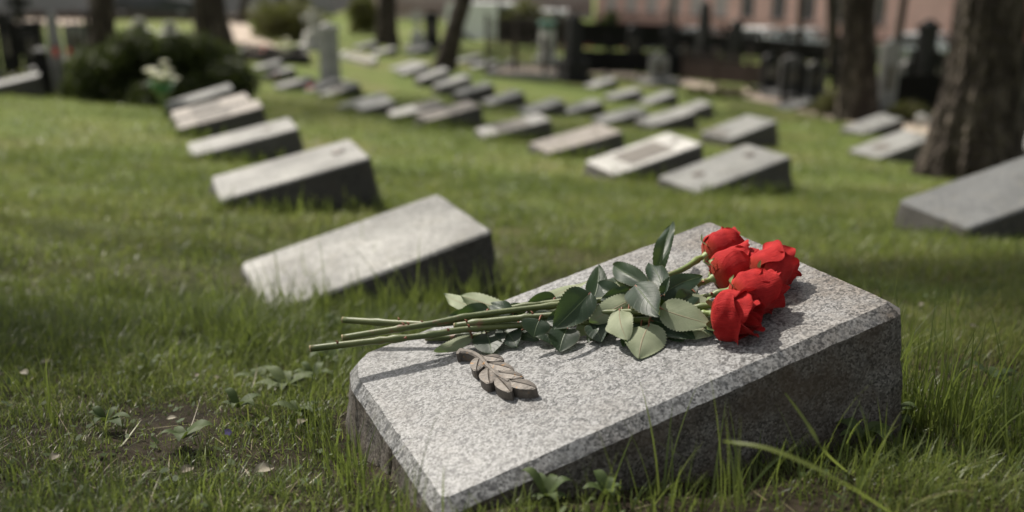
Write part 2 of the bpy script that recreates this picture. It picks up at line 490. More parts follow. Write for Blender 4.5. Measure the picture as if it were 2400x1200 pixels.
M = dict(
 granite=mat_granite(), granite_side=mat_granite_side(),
 stone_a=mat_stone('pale_grey_stone', (.30, .295, .275), blotch=.5), stone_b=mat_stone('grey_stone', (.22, .22, .207)), stone_w=mat_stone('white_marble', (.40, .39, .365), blotch=.3),
 stone_warm=mat_stone('warm_grey_stone', (.27, .24, .21)), stone_dk=mat_stone('dark_grey_stone', (.115, .118, .117)),
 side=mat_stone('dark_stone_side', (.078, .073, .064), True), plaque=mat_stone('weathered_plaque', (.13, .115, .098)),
 leaf=mat_leaf(), petal=mat_petal(), stem=mat_stem(), grass=mat_grass(), ground=mat_ground(), bark=mat_bark(),
 sepal=mat_simple('sepal_green', (.20, .26, .10), .5, nscale=60), petiole=mat_simple('red_brown_petiole', (.22, .085, .05), .5, nscale=60),
 cut=mat_simple('cut_stem_end', (.30, .24, .13), .7, nscale=200),
 bronze=None, iron=mat_simple('black_iron', (.008, .0076, .0072), .75, .0, 20, .3, 0.0, .15), rust=mat_simple('brown_iron', (.055, .040, .032), .7, .0, 9, .4),
 dark=mat_simple('dark_polished_stone', (.016, .0156, .0152), .6, nscale=5, spec=.2), midstone=mat_simple('grey_weathered_stone', (.21, .205, .195), .8, nscale=5, bump=.3),
 dimstone=mat_simple('dim_grey_stone', (.075, .073, .07), .8, nscale=5, bump=.3),
 greystone=mat_simple('light_grey_stone', (.29, .285, .27), .8, nscale=5, bump=.3),
 palestone=mat_simple('pale_weathered_stone', (.42, .41, .38), .8, nscale=5, bump=.3),
 crown=mat_tint_leaf('tree_leaves', (.03, .05, .012), (.10, .13, .03)), juniper=mat_tint_leaf('juniper_sprays', (.015, .022, .006), (.062, .076, .022), .18),
 olive=mat_tint_leaf('olive_spring_leaves', (.07, .065, .025), (.17, .16, .06)), weed=mat_tint_leaf('weed_leaves', (.035, .060, .014), (.095, .12, .05)),
 litter=mat_tint_leaf('dry_leaf', (.10, .075, .05), (.30, .27, .21), .15),
 red=mat_simple('red_flowers', (.55, .03, .025), .5, nscale=60), pink=mat_simple('pink_flowers', (.70, .42, .42), .6, nscale=60), cream=mat_simple('cream_flowers', (.82, .80, .62), .6, nscale=40),
 wrap=mat_simple('green_wrapping', (.07, .19, .085), .4, nscale=20), lantern=None,
 pink_wall=mat_simple('pink_render', (.76, .50, .42), .85, nscale=.8, namt=.15, bump=.1), pink_ledge=mat_simple('brown_ledge', (.20, .10, .08), .8, nscale=2),
 grey_wall=mat_simple('grey_siding', (.30, .285, .275), .8, nscale=.7, namt=.15), pale_wall=mat_simple('pale_render', (.46, .39, .35), .85, nscale=.5, namt=.2),
 shaded_red_wall=mat_simple('shaded_red_render', (.24, .105, .075), .85, nscale=.8, namt=.2),  # brownish red, the shade over this right part is put into the colour
 glass=mat_simple('window_glass', (.07, .068, .066), .12, nscale=2), frame=mat_simple('window_frame', (.55, .50, .46), .6, nscale=5),
 asphalt=mat_simple('asphalt', (.07, .07, .07), .9, nscale=20), path=mat_simple('gravel_path', (.38, .31, .25), .95, nscale=14, namt=.3, bump=.5),
 white_paint=mat_simple('white_car_paint', (.72, .73, .73), .25, nscale=2, namt=.05, spec=.6), silver_paint=mat_simple('silver_car_paint', (.38, .40, .41), .28, .3, 2, .05), red_paint=mat_simple('red_car_paint', (.48, .09, .05), .28, nscale=2, namt=.08),
 dark_paint=mat_simple('dark_car_paint', (.04, .045, .05), .28, nscale=2, namt=.08), tyre=mat_simple('tyre_rubber', (.02, .02, .02), .9), teal=mat_simple('teal_paint', (.07, .16, .115), .5),
 violet=mat_simple('violet_petals', (.30, .24, .50), .6, nscale=80),
)
def mat_bronze():
    m = NT('weathered_bronze'); v = m.coord()
    c = m.ramp(m.noise(v, 70, 6, .65), [(.3, (.06, .052, .045)), (.6, (.15, .13, .112)), (.8, (.22, .19, .165))])
    c = m.mix(m.map(m.noise(v, 160, 4), .62, .72, 0, .8), c, (.30, .15, .04))
    m.base(c, .55, .4); m.b.inputs['Metallic'].default_value = .25
    m.bump(m.noise(v, 300, 4, .7), .3, .0015); return m.m
M['bronze'] = mat_bronze()
def mat_lantern():
    m = NT('lit_red_lantern'); m.base((.3, .03, .015), .4)
    m.b.inputs['Emission Color'].default_value = (1, .12, .03, 1); m.b.inputs['Emission Strength'].default_value = .05; return m.m
M['lantern'] = mat_lantern()

# ------------------------------------------------------------------ ground
ny, nx = GZ.shape
V = np.stack([_xx.ravel(), _yy.ravel(), GZ.ravel()], 1)
idx = np.arange(ny * nx).reshape(ny, nx)
Q = np.stack([idx[:-1, :-1].ravel(), idx[:-1, 1:].ravel(), idx[1:, 1:].ravel(), idx[1:, :-1].ravel()], 1)
g = mesh_np('ground', V, [Q], M['ground'])
tag(g, kind='structure')

def strip(name, pts, width, mat, dz=.015, n=60):
    """a sheet laid on the terrain along a line of ground points"""
    P = bez(pts, n); T = np.gradient(P[:, :2], axis=0); T /= np.linalg.norm(T, axis=1)[:, None]
    N = np.stack([-T[:, 1], T[:, 0]], 1); wd = np.broadcast_to(width, (n,)); rows = []
    for k in np.linspace(-.5, .5, 7):
        xy = P[:, :2] + N * (k * wd)[:, None] * (1 + .12 * (fbm(P[:, :1] * 2, P[:, 1:2] * 2, 4) - .5))
        rows.append(np.stack([xy[:, 0], xy[:, 1], ground(xy[:, 0], xy[:, 1]) + dz], 1))
    V = np.stack(rows, 1).reshape(-1, 3)
    mb = MB().grid(V, n, 7)
    o = mb.build(name, mat, smooth=True); tag(o, kind='structure'); return o
strip('path', [hit(1380, 168), hit(1560, 188), hit(1750, 220), hit(1960, 268), hit(2230, 330), hit(2600, 420)], .95, M['path'])
strip('side_path', [hit(520, 50), hit(565, 75), hit(600, 105), hit(690, 130)], .9, M['path'], .018)
strip('far_path', [hit(-300, 52), hit(100, 52), hit(480, 48), hit(640, 45)], 4.0, M['path'], .02)
strip('road', [at(300, 60), at(1000, 58), at(1500, 56), at(2100, 48), at(2700, 40)], 6.5, M['asphalt'], .03)

# ------------------------------------------------------------------ the near gravestone
S_C = np.array([-0.07049, 0.82442, -0.51506 + CZ]); S_YAW, S_SL, S_W, S_L = 0.40124, 0.2269, 0.36319, 0.56
E_U = np.array([math.cos(S_YAW) * math.cos(S_SL), math.sin(S_YAW) * math.cos(S_SL), math.sin(S_SL)])
E_V = np.array([-math.sin(S_YAW), math.cos(S_YAW), 0]); E_W = np.cross(E_U, E_V)
def uvw(u, v, h=0): return S_C + E_U * u + E_V * v + E_W * h
def onslab(px, py, h=0.0):
    d = ray(px, py); return CAM + d * (((S_C + h * E_W - CAM) @ E_W) / (d @ E_W))
def slab_h(P): return (np.asarray(P) - S_C) @ E_W

def outline(poly, step):
    P = []
    for a, b in zip(poly, poly[1:] + poly[:1]):
        a, b = np.array(a, float), np.array(b, float); k = max(1, int(round(np.linalg.norm(b - a) / step)))
        for i in range(k): P.append(a + (b - a) * i / k)
    return np.array(P)

def near_stone():
    poly = [(.004, .004), (.010, 0), (S_L - .004, 0), (S_L, .004), (S_L, S_W - .004), (S_L - .003, S_W), (.026, S_W), (.008, S_W - .018), (-.001, S_W - .055)]
    P = outline(poly, .0045); n = len(P)
    cen = np.array([S_L / 2, S_W / 2])
    def off(P, d):       # outward offset of the closed outline
        T = np.roll(P, -1, 0) - np.roll(P, 1, 0); T /= np.linalg.norm(T, axis=1)[:, None] + 1e-9
        return P + np.stack([T[:, 1], -T[:, 0]], 1) * np.asarray(d).reshape(-1, 1)
    arc = np.arange(n) * .0045
    chip = np.clip(fbm(arc * 60, arc * 0 + 2, 13) - .62, 0, 1) * -.022
    rough = (fbm(arc * 130, arc * 0, 3) - .5) * .0016 + (fbm(arc * 25, arc * 0, 5) - .5) * .0018 + chip * .5
    P0 = off(P, rough * .6)
    # chamfer
    wide = .0135 + (fbm(arc * 30, arc * 0 + 3, 9) - .5) * .002
    P1 = off(P0, wide)
    rows = [np.array([uvw(u, v, 0) for u, v in P0]), np.array([uvw(u, v, -.0015) for u, v in off(P0, np.full(n, .0016))]), np.array([uvw(u, v, -.012 + r) for (u, v), r in zip(P1, rough)])]
    top = mesh_np('granite_top', np.concatenate(rows + [[uvw(.28, .18, 0)]]), [
        np.array([(i * n + k, (i + 1) * n + k, (i + 1) * n + (k + 1) % n, i * n + (k + 1) % n) for i in range(2) for k in range(n)])[:, ::1],
        np.array([(k, (k + 1) % n, 3 * n) for k in range(n)])], M['granite'], smooth=False)
    # sides, going down and slightly out, hewn rough
    a = rows[2]; bc = np.array([uvw(.28, .18, 0)[0], uvw(.28, .18, 0)[1]])
    sides = [a]; zb = -.16; K = 20
    dirn = a[:, :2] - bc; dirn /= np.linalg.norm(dirn, axis=1)[:, None]
    T = np.roll(a, -1, 0) - np.roll(a, 1, 0); N = np.stack([T[:, 1], -T[:, 0]], 1); N /= np.linalg.norm(N, axis=1)[:, None] + 1e-9
    for k in range(1, K + 1):
        t = k / K; z = a[:, 2] * (1 - t) + zb * t
        dr = (a[:, 2] - z)
        r = (fbm(arc * 26, z * 40, 21, 4) - .5) * .010 * min(1, k / 2) + dr * .13
        xy = a[:, :2] + N * r[:, None]
        sides.append(np.stack([xy[:, 0], xy[:, 1], z], 1))
    o = mesh_np('hewn_side', np.concatenate(sides), [np.array([(i * n + k, (i + 1) * n + k, (i + 1) * n + (k + 1) % n, i * n + (k + 1) % n) for i in range(K) for k in range(n)])], M['granite_side'], smooth=True)
    return top, o
base = uvw(.28, .18, 0); base = np.array([base[0], base[1], gnd(base[0], base[1])])
root = empty('gravestone', base)
tag(root, 'speckled granite gravestone in the foreground with five red roses laid across it', 'gravestone', 'slanted gravestones set in rows on the lawn')
for o in near_stone():
    # object space = slab space so that the grain follows the stone
    mat = Matrix(((E_U[0], E_V[0], E_W[0], S_C[0]), (E_U[1], E_V[1], E_W[1], S_C[1]), (E_U[2], E_V[2], E_W[2], S_C[2]), (0, 0, 0, 1)))
    o.data.transform(mat.inverted()); o.matrix_world = mat
    o.parent = root; o.matrix_parent_inverse = Matrix.Translation(Vector(base)).inverted()

# bronze laurel branch fixed on the stone
def laurel():
    h = .0115
    def pl(x, y):
        P = onslab(1040 + x * .15, 780 + y * .15, h) - S_C; return np.array([P @ E_U, P @ E_V])
    rt = empty('bronze_branch', onslab(1150, 870, 0))
    tag(rt, 'small bronze laurel branch fixed flat on the foot of the foreground granite stone', 'ornament')
    inv = Matrix.Translation(rt.location).inverted()
    def put(o): o.parent = rt; o.matrix_parent_inverse = inv
    leaves = [((585, 345), (505, 600), .021), ((700, 530), (715, 795), .0235), ((830, 690), (1045, 925), .0185),
              ((610, 370), (935, 425), .0165), ((690, 480), (1095, 585), .0175), ((810, 625), (1245, 695), .0165), ((1000, 755), (1450, 865), .0195)]
    for a, b, wd in leaves:
        a, b = pl(*a), pl(*b); d = b - a; L = np.linalg.norm(d); d /= L; s = np.array([-d[1], d[0]])
        n = 18; tt = np.linspace(0, 1, n); V = []; rows = []
        hw = wd / 2 * np.power(np.sin(np.pi * np.clip(tt * .93 + .035, 0, 1)), .8) * (1.12 - .2 * tt); hw[-1] = .0008
        ss = np.array([-1, -.97, -.6, -.10, 0, .10, .6, .97, 1])
        hs = np.array([-h - .001, -.0005, .0002, .0007, -.0009, .0007, .0002, -.0005, -h - .001])
        for i in range(n):
            for q, hh in zip(ss, hs):
                z = h + hh + (.0014 * math.sin(math.pi * tt[i]) if hh > -h else 0) - (.0012 * max(0, math.sin(tt[i] * 40 + abs(q) * 3)) if 0 < abs(q) < .9 and abs(q) > .2 else 0) * .35
                p = a + d * L * tt[i] + s * hw[i] * q
                V.append(uvw(p[0], p[1], z))
        mb = MB().grid(V, n, 9)
        mb.add([V[0 * 9 + k] for k in range(9)] + [V[(n - 1) * 9 + k] for k in range(9)], T=[(0, k, k + 1) for k in range(1, 8)] + [(9, 9 + k + 1, 9 + k) for k in range(1, 8)])
        put(mb.build('laurel_leaf', M['bronze'], smooth=False))
    P = bez([np.append(pl(x, y), 0) for x, y in [(235, 285), (330, 292), (430, 310), (560, 385), (690, 530), (830, 660), (1010, 770)]], 30)
    V = []; wv = np.linspace(.0052, .0022, 30)
    T = np.gradient(P[:, :2], axis=0); T /= np.linalg.norm(T, axis=1)[:, None]
    for i in range(30):
        s = np.array([-T[i, 1], T[i, 0]]) * wv[i] * (1.35 if i < 3 else 1)
        for q, hh in [(-1, -.001), (-1, h + .0004), (-.5, h + .0022), (.5, h + .0022), (1, h + .0004), (1, -.001)]:
            p = P[i, :2] + s * q; V.append(uvw(p[0], p[1], hh))
    mb = MB().grid(V, 30, 6); mb.add(V[:6] + V[-6:], T=[(0, k + 1, k) for k in range(1, 5)] + [(6, 6 + k, 6 + k + 1) for k in range(1, 5)])
    put(mb.build('laurel_stem', M['bronze'], smooth=False))
laurel()

# ------------------------------------------------------------------ roses
def leaf_mesh(B, T, width, nrm, up='d', fold=.25, arch=.12, petiole=None, seed=0, twist=0.0):
    """one serrated rose leaf from base B to tip T; nrm points to the side one sees"""
    rs = np.random.default_rng(seed)
    d = T - B; L = np.linalg.norm(d); d /= L
    nrm = unit(nrm - d * (nrm @ d)); s = np.cross(nrm, d)
    nt_, ns = 34, 9
    t = np.linspace(0, 1, nt_); ss = np.linspace(-1, 1, ns)
    shape = np.power(np.clip(t, 0, 1), .48) * np.power(np.clip(1 - t, 0, 1), .80); shape /= shape.max(); shape[0] = .04
    ser = 1 + .045 * ((np.arange(nt_) % 2) * 2 - 1) * (shape > .2)
    V = np.zeros((nt_, ns, 3)); UV = np.zeros((nt_, ns, 3))
    ph = rs.uniform(0, 6.28, 4); wob = rs.uniform(.5, 1.4) * .034
    sgn = 1 if up == 'd' else -1
    bend = rs.uniform(-.05, .05)
    for i in range(nt_):
        tw = twist * (t[i] - .3)
        si = s * math.cos(tw) + nrm * math.sin(tw); ni = nrm * math.cos(tw) - s * math.sin(tw)
        hw = width / 2 * shape[i]
        for j, q in enumerate(ss):
            e = ser[i] if abs(q) > .9 else 1
            asym = 1 + .07 * math.sin(ph[2]) * np.sign(q)
            z = fold * abs(q) * hw * sgn + arch * L * (math.sin(math.pi * t[i] * .9) - .0) * 1.0 \
                + wob * L * (math.sin(5 * t[i] + ph[0] + 1.7 * q) * abs(q) + .4 * math.sin(11 * t[i] + ph[1]) * q * q)
            V[i, j] = B + d * L * t[i] + si * (hw * q * e * asym + bend * L * math.sin(math.pi * t[i])) + ni * z
            UV[i, j] = (q, t[i], 0)
    V = V.reshape(-1, 3)
    h = slab_h(V); uu = (V - S_C) @ E_U; vv = (V - S_C) @ E_V
    lo = .0016 + .0012 * rs.random()
    fix = (h < lo) & (uu > -.02) & (uu < S_L + .02) & (vv > -.015) & (vv < S_W + .02)
    V[fix] += E_W[None] * (lo - h[fix])[:, None]
    mb = MB()
    Q = np.array([(i * ns + j, i * ns + j + 1, (i + 1) * ns + j + 1, (i + 1) * ns + j) for i in range(nt_ - 1) for j in range(ns - 1)])
    if up == 'd': Q = Q[:, ::-1]
    mb.add(V, Q); U = UV.reshape(-1, 3); mi = [0] * len(Q)
    if petiole is not None:
        mid = (petiole + B) / 2 + E_W * .003
        P = bez([petiole, mid, B, B + d * L * .08], 8); k0 = mb.n
        mb.tube(P, np.linspace(.0012, .0008, 8), 6, False); U = np.concatenate([U, np.zeros((mb.n - k0, 3))]); mi += [1] * (len(mb.Q[-1]))
    return np.concatenate(mb.V), np.concatenate(mb.Q), U, mi

HEADS = [  # base px, tip px, heights, radius, openness
 ((1655, 600), (1738, 566), .026, .028, .0245, .16),
 ((1672, 652), (1786, 606), .022, .028, .0270, .18),
 ((1772, 655), (1856, 606), .023, .025, .0255, .20),
 ((1716, 702), (1834, 668), .030, .026, .0250, .18),
 ((1674, 736), (1790, 742), .024, .024, .0272, .20),
]
STEMS = [  # from the cut end to the flower: px, height above the stone
 [(805, 750, .034), (935, 757, .030), (1050, 757, .026), (1200, 722, .022), (1420, 690, .020), (1580, 640, .024)],
 [(803, 792, .046), (920, 773, .042), (1020, 757, .038), (1120, 738, .034), (1330, 712, .026), (1540, 690, .026), (1630, 666, .022)],
 [(1000, 792, .005), (1110, 788, .006), (1300, 764, .008), (1500, 735, .010), (1660, 694, .014)],
 [(1066, 764, .030), (1170, 750, .030), (1270, 741, .028), (1400, 733, .026), (1560, 728, .026), (1660, 716, .028)],
 [(728, 817, .044), (870, 800, .038), (1000, 786, .032), (1100, 771, .026), (1260, 760, .018), (1450, 752, .014), (1600, 744, .018)],
]
# leaves: owner, base px, tip px, width px, side seen, height at base / tip, facing the lens 0..1, fold, arch
LEAVES = [
 (1, (1543, 636), (1570, 534), 32, 'd', .030, .050, .85, .5, .10), (0, (1550, 692), (1641, 650), 46, 'd', .034, .034, .75, .15, .05),
 (3, (1492, 672), (1545, 738), 66, 'd', .044, .034, .80, .22, .06), (1, (1556, 690), (1526, 624), 42, 'd', .034, .040, .85, .3, .10),
 (0, (1512, 668), (1444, 626), 44, 'd', .030, .034, .75, .35, .15), (3, (1552, 724), (1660, 760), 62, 'p', .034, .018, .70, .12, .08),
 (4, (1520, 764), (1498, 836), 82, 'p', .018, .004, .55, .12, .05), (4, (1452, 728), (1470, 797), 50, 'p', .030, .016, .75, .2, .10),
 (1, (1608, 706), (1668, 712), 36, 'p', .024, .020, .7, .15, .06), (4, (1672, 752), (1628, 792), 50, 'p', .012, .005, .6, .15, .05),
 (4, (1530, 752), (1624, 794), 52, 'd', .016, .005, .6, .15, .05), (2, (1655, 722), (1682, 750), 28, 'p', .016, .010, .7, .15, .06),
 (0, (1412, 690), (1468, 662), 32, 'p', .026, .028, .55, .1, .04), (1, (1474, 680), (1410, 704), 30, 'd', .030, .028, .7, .25, .10),
 (3, (1476, 704), (1386, 752), 54, 'p', .032, .020, .75, .15, .10), (0, (1390, 700), (1402, 624), 44, 'd', .030, .048, .85, .25, -.08),
 (3, (1380, 690), (1302, 768), 68, 'd', .046, .032, .8, .25, .06), (0, (1250, 716), (1374, 660), 40, 'p', .018, .020, .35, .1, .04),
 (2, (1240, 730), (1310, 704), 34, 'd', .014, .018, .6, .2, .05), (3, (1264, 750), (1252, 788), 58, 'd', .034, .022, .8, .1, .05),
 (0, (1184, 730), (1086, 696), 46, 'p', .024, .030, .75, .45, .12), (0, (1118, 724), (1046, 693), 34, 'p', .022, .022, .6, .15, .06),
 (1, (1142, 727), (1074, 742), 40, 'd', .034, .030, .75, .2, .08), (1, (1118, 748), (1162, 728), 30, 'p', .022, .024, .7, .15, .05),
 (4, (1102, 792), (1022, 822), 27, 'p', .012, .004, .7, .3, .14), (4, (1140, 782), (1152, 828), 68, 'd', .012, .004, .6, .12, .05),
 (4, (1330, 770), (1312, 822), 62, 'd', .016, .004, .6, .15, .05), (2, (1220, 784), (1262, 798), 26, 'd', .008, .003, .5, .1, .05),
 (4, (1404, 748), (1352, 782), 46, 'p', .014, .006, .65, .15, .05), (0, (1106, 734), (1044, 750), 26, 'd', .018, .016, .6, .3, .05),
 (2, (1600, 700), (1540, 720), 48, 'd', .016, .014, .6, .2, .05), (2, (1480, 745), (1420, 770), 50, 'd', .010, .005, .6, .2, .05),
 (2, (1590, 740), (1556, 772), 48, 'd', .012, .006, .6, .2, .05), (1, (1630, 690), (1585, 676), 40, 'd', .018, .016, .6, .2, .05),
 (2, (1360, 724), (1300, 738), 44, 'd', .014, .010, .6, .2, .05), (2, (1215, 748), (1150, 764), 40, 'd', .010, .008, .55, .2, .05),
 (3, (1470, 700), (1530, 704), 44, 'd', .026, .024, .7, .2, .05), (4, (1648, 748), (1668, 782), 34, 'd', .010, .005, .6, .2, .05),
 (2, (1200, 756), (1130, 776), 44, 'd', .010, .004, .5, .2, .05), (2, (1300, 752), (1232, 776), 46, 'd', .012, .005, .55, .2, .05),
 (1, (1340, 722), (1278, 716), 40, 'd', .016, .014, .6, .25, .06), (2, (1440, 734), (1376, 740), 46, 'd', .014, .010, .6, .2, .05),
 (2, (1540, 742), (1490, 776), 50, 'd', .010, .004, .55, .2, .05), (0, (1470, 676), (1428, 656), 34, 'd', .024, .026, .7, .25, .06),
 (1, (1590, 690), (1560, 656), 38, 'd', .024, .028, .7, .3, .06), (2, (1640, 720), (1600, 746), 44, 'd', .012, .008, .6, .2, .05),
 (0, (1230, 722), (1180, 742), 34, 'd', .016, .014, .6, .2, .05), (4, (1420, 770), (1380, 800), 40, 'd', .008, .003, .5, .2, .05),
 (0, (1350, 706), (1290, 726), 36, 'p', .018, .016, .6, .2, .06), (2, (1510, 700), (1450, 722), 44, 'p', .022, .016, .7, .2, .06),
 (1, (1150, 742), (1210, 752), 34, 'p', .018, .016, .6, .2, .05), (4, (1570, 760), (1600, 800), 44, 'd', .010, .003, .55, .2, .05),
 (4, (1180, 770), (1210, 812), 52, 'd', .014, .004, .55, .2, .05), (4, (1270, 768), (1292, 806), 50, 'd', .014, .004, .55, .2, .06), (2, (1100, 768), (1060, 790), 34, 'd', .012, .005, .55, .25, .05),
 (2, (1390, 760), (1410, 800), 48, 'd', .014, .005, .55, .2, .06), (0, (1300, 700), (1236, 714), 36, 'd', .022, .022, .65, .3, .08), (3, (1340, 738), (1284, 752), 40, 'd', .030, .024, .7, .3, .08),
 (1, (1450, 690), (1400, 670), 38, 'd', .028, .032, .75, .35, .12), (3, (1590, 712), (1632, 690), 40, 'd', .030, .026, .7, .3, .08), (1, (1200, 734), (1150, 716), 34, 'd', .026, .028, .7, .3, .1),
 (4, (1500, 770), (1462, 812), 50, 'd', .012, .004, .55, .2, .06), (2, (1250, 744), (1318, 760), 40, 'd', .012, .008, .6, .2, .05),
 (3, (1440, 752), (1448, 788), 40, 'p', .020, .010, .7, .2, .08), (1, (1486, 700), (1520, 728), 40, 'p', .028, .022, .7, .2, .08),
]
RLAB = ['red rose lying farthest back, its bloom topmost of the five on the granite', 'red rose whose upright bloom stands second from the back of the five',
 'red rose with the bloom farthest to the right, near the edge of the granite', 'red rose with the half covered bloom between the right and the nearest one; short stem',
 'red rose with the nearest bloom and the longest stem poking out past the stone']

def bloom_parts(B, T, Rr, opn, seed, rt, put):
    rs = np.random.default_rng(seed)
    ax = unit(T - B); H = np.linalg.norm(T - B) * 1.0
    x = unit(np.cross(ax, E_W)); y = np.cross(ax, x)      # y roughly away from the stone
    blm = empty('bloom', B); put(blm)
    inv = Matrix.Translation(Vector(B)).inverted()
    def child(o): o.parent = blm; o.matrix_parent_inverse = inv
    NU, NV = 19, 20
    specs = []
    for k in range(4): specs.append((rs.uniform(0, 6.28), 1.5, .30 + .05 * k, .90 - .02 * k, .02, .3))
    for k in range(4): specs.append((k * 1.57 + rs.uniform(-.3, .3), 1.25, .58 + .05 * k, .97 - .02 * k, .06, .6))
    p0 = rs.uniform(0, 6.28)
    for k in range(6): specs.append((p0 + k * 2 * math.pi / 6 * 2.0 + (k > 2) * 1.05 + rs.uniform(-.2, .2), 1.12 + .2 * rs.random(), .86 + .062 * k, .93 - .035 * k + rs.uniform(-.05, .04), opn * rs.uniform(.5, 1.25), 1.0))
    for phi, wdt, rho, hh, lip, crump in specs:
        rho = rho * .94
        u = np.linspace(-1, 1, NU)[None, :]; t = np.linspace(0, 1, NV)[:, None]
        ph = rs.uniform(0, 6.28, 6)
        wp = .34 + .66 * np.sin(np.pi * np.clip(t * .72 + .08, 0, 1)) ** .8
        bul = np.power(np.clip(1 - (1 - np.clip(t * 2.9, 0, 1)) ** 2.4, 0, 1), .62)
        r = rho * (.24 + .76 * bul) * (1 - .22 * np.clip(t - .35, 0, 1) ** 1.3 * (1 - lip * .6))
        edge = np.clip((t - .70) / .30, 0, 1)
        ang = phi + u * wdt * wp * (1 if crump > .5 else 1.3)
        tip = 1 - .20 * np.abs(u) ** 2.4 + .03 * np.sin(5 * u + ph[0]) + .07 * np.exp(-(u * 3.2) ** 2) * rs.uniform(.5, 1.5)
        z = hh * H * t * (tip * np.clip(t * 1.2 - .2, 0, 1) + (1 - np.clip(t * 1.2 - .2, 0, 1)))
        r = r + lip * edge ** 1.6 * (.8 + .5 * np.sin(3 * u + ph[1])) + .05 * crump * np.clip(t * 1.3, 0, 1) * np.sin(4.2 * u + ph[2] + 1.5 * t) * np.abs(u) ** .5
        r = r + .022 * crump * np.clip(t, 0, 1) * np.sin(9 * u + ph[3] + 4 * t) + .055 * crump * edge * np.sin(7 * u + ph[4]) + .018 * crump * np.sin(17 * t + 5 * u + ph[0]) * np.clip(t * 2, 0, 1)
        r = r + crump * (np.abs(u) ** 3.2) * (.05 + .10 * np.clip(t * 1.3 - .25, 0, 1)) * (.7 + .5 * np.sin(ph[5] + np.sign(u)))
        z = z - lip * .42 * H * edge ** 2.2 * (.6 + .5 * np.cos(2.2 * u + ph[5])) * .8
        r = np.maximum(r, .02) * Rr + 0 * u; ang = ang + 0 * t; z = z + 0 * u
        P = B + ax * z[..., None] + r[..., None] * (np.cos(ang)[..., None] * x + np.sin(ang)[..., None] * y)
        P = P.reshape(-1, 3); h = slab_h(P); lo = .0012
        # where the bloom rests on the stone it is squeezed flat
        P += E_W[None] * np.maximum(lo + .15 * np.clip(h, -.01, 0) - h, 0)[:, None]
        U = np.stack([(u + 0 * t).ravel(), (t + 0 * u).ravel(), np.zeros(NU * NV)], 1)
        mb = MB().grid(P, NV, NU); o = mb.build('petal', M['petal'], smooth=True, attrs={'leaf_uv': U})
        child(o)
    # receptacle and sepals
    prof = [(.0032, -.006), (.0052, -.002), (.0066, .003), (.0060, .007), (.004, .010)]
    mb = MB().lathe(prof, n=14); Vv = np.concatenate(mb.V); mb.V = [B + Vv[:, :1] * x + Vv[:, 1:2] * y + Vv[:, 2:] * ax]
    child(mb.build('receptacle', M['sepal'], smooth=True))
    for k in range(5):
        a = k * 2 * math.pi / 5 + rs.uniform(-.3, .3); o_ = math.cos(a) * x + math.sin(a) * y; Ls = rs.uniform(.030, .044); mode = rs.random()
        pts = [B + o_ * .005, B + o_ * .013 + ax * .004, B + o_ * (.019 + .006 * mode) + ax * (.010 - .016 * mode), B + o_ * (.020 + .012 * mode) + ax * (Ls * .7 - .028 * mode) + E_W * rs.uniform(-.002, .005)]
        C = bez(pts, 14); sd_ = unit(np.cross(ax, o_)); hw = .0036 * np.sin(np.pi * np.clip(np.linspace(.22, 1, 14), 0, 1)) ** .8 + .0003
        V = []
        for i in range(14):
            for q in (-1, 0, 1): V.append(C[i] + sd_ * hw[i] * q + o_ * .0015 * (q * q))
        V = np.array(V); h = slab_h(V); V += E_W[None] * np.maximum(.001 - h, 0)[:, None]
        child(MB().grid(V, 14, 3).build('sepal', M['sepal'], smooth=True))

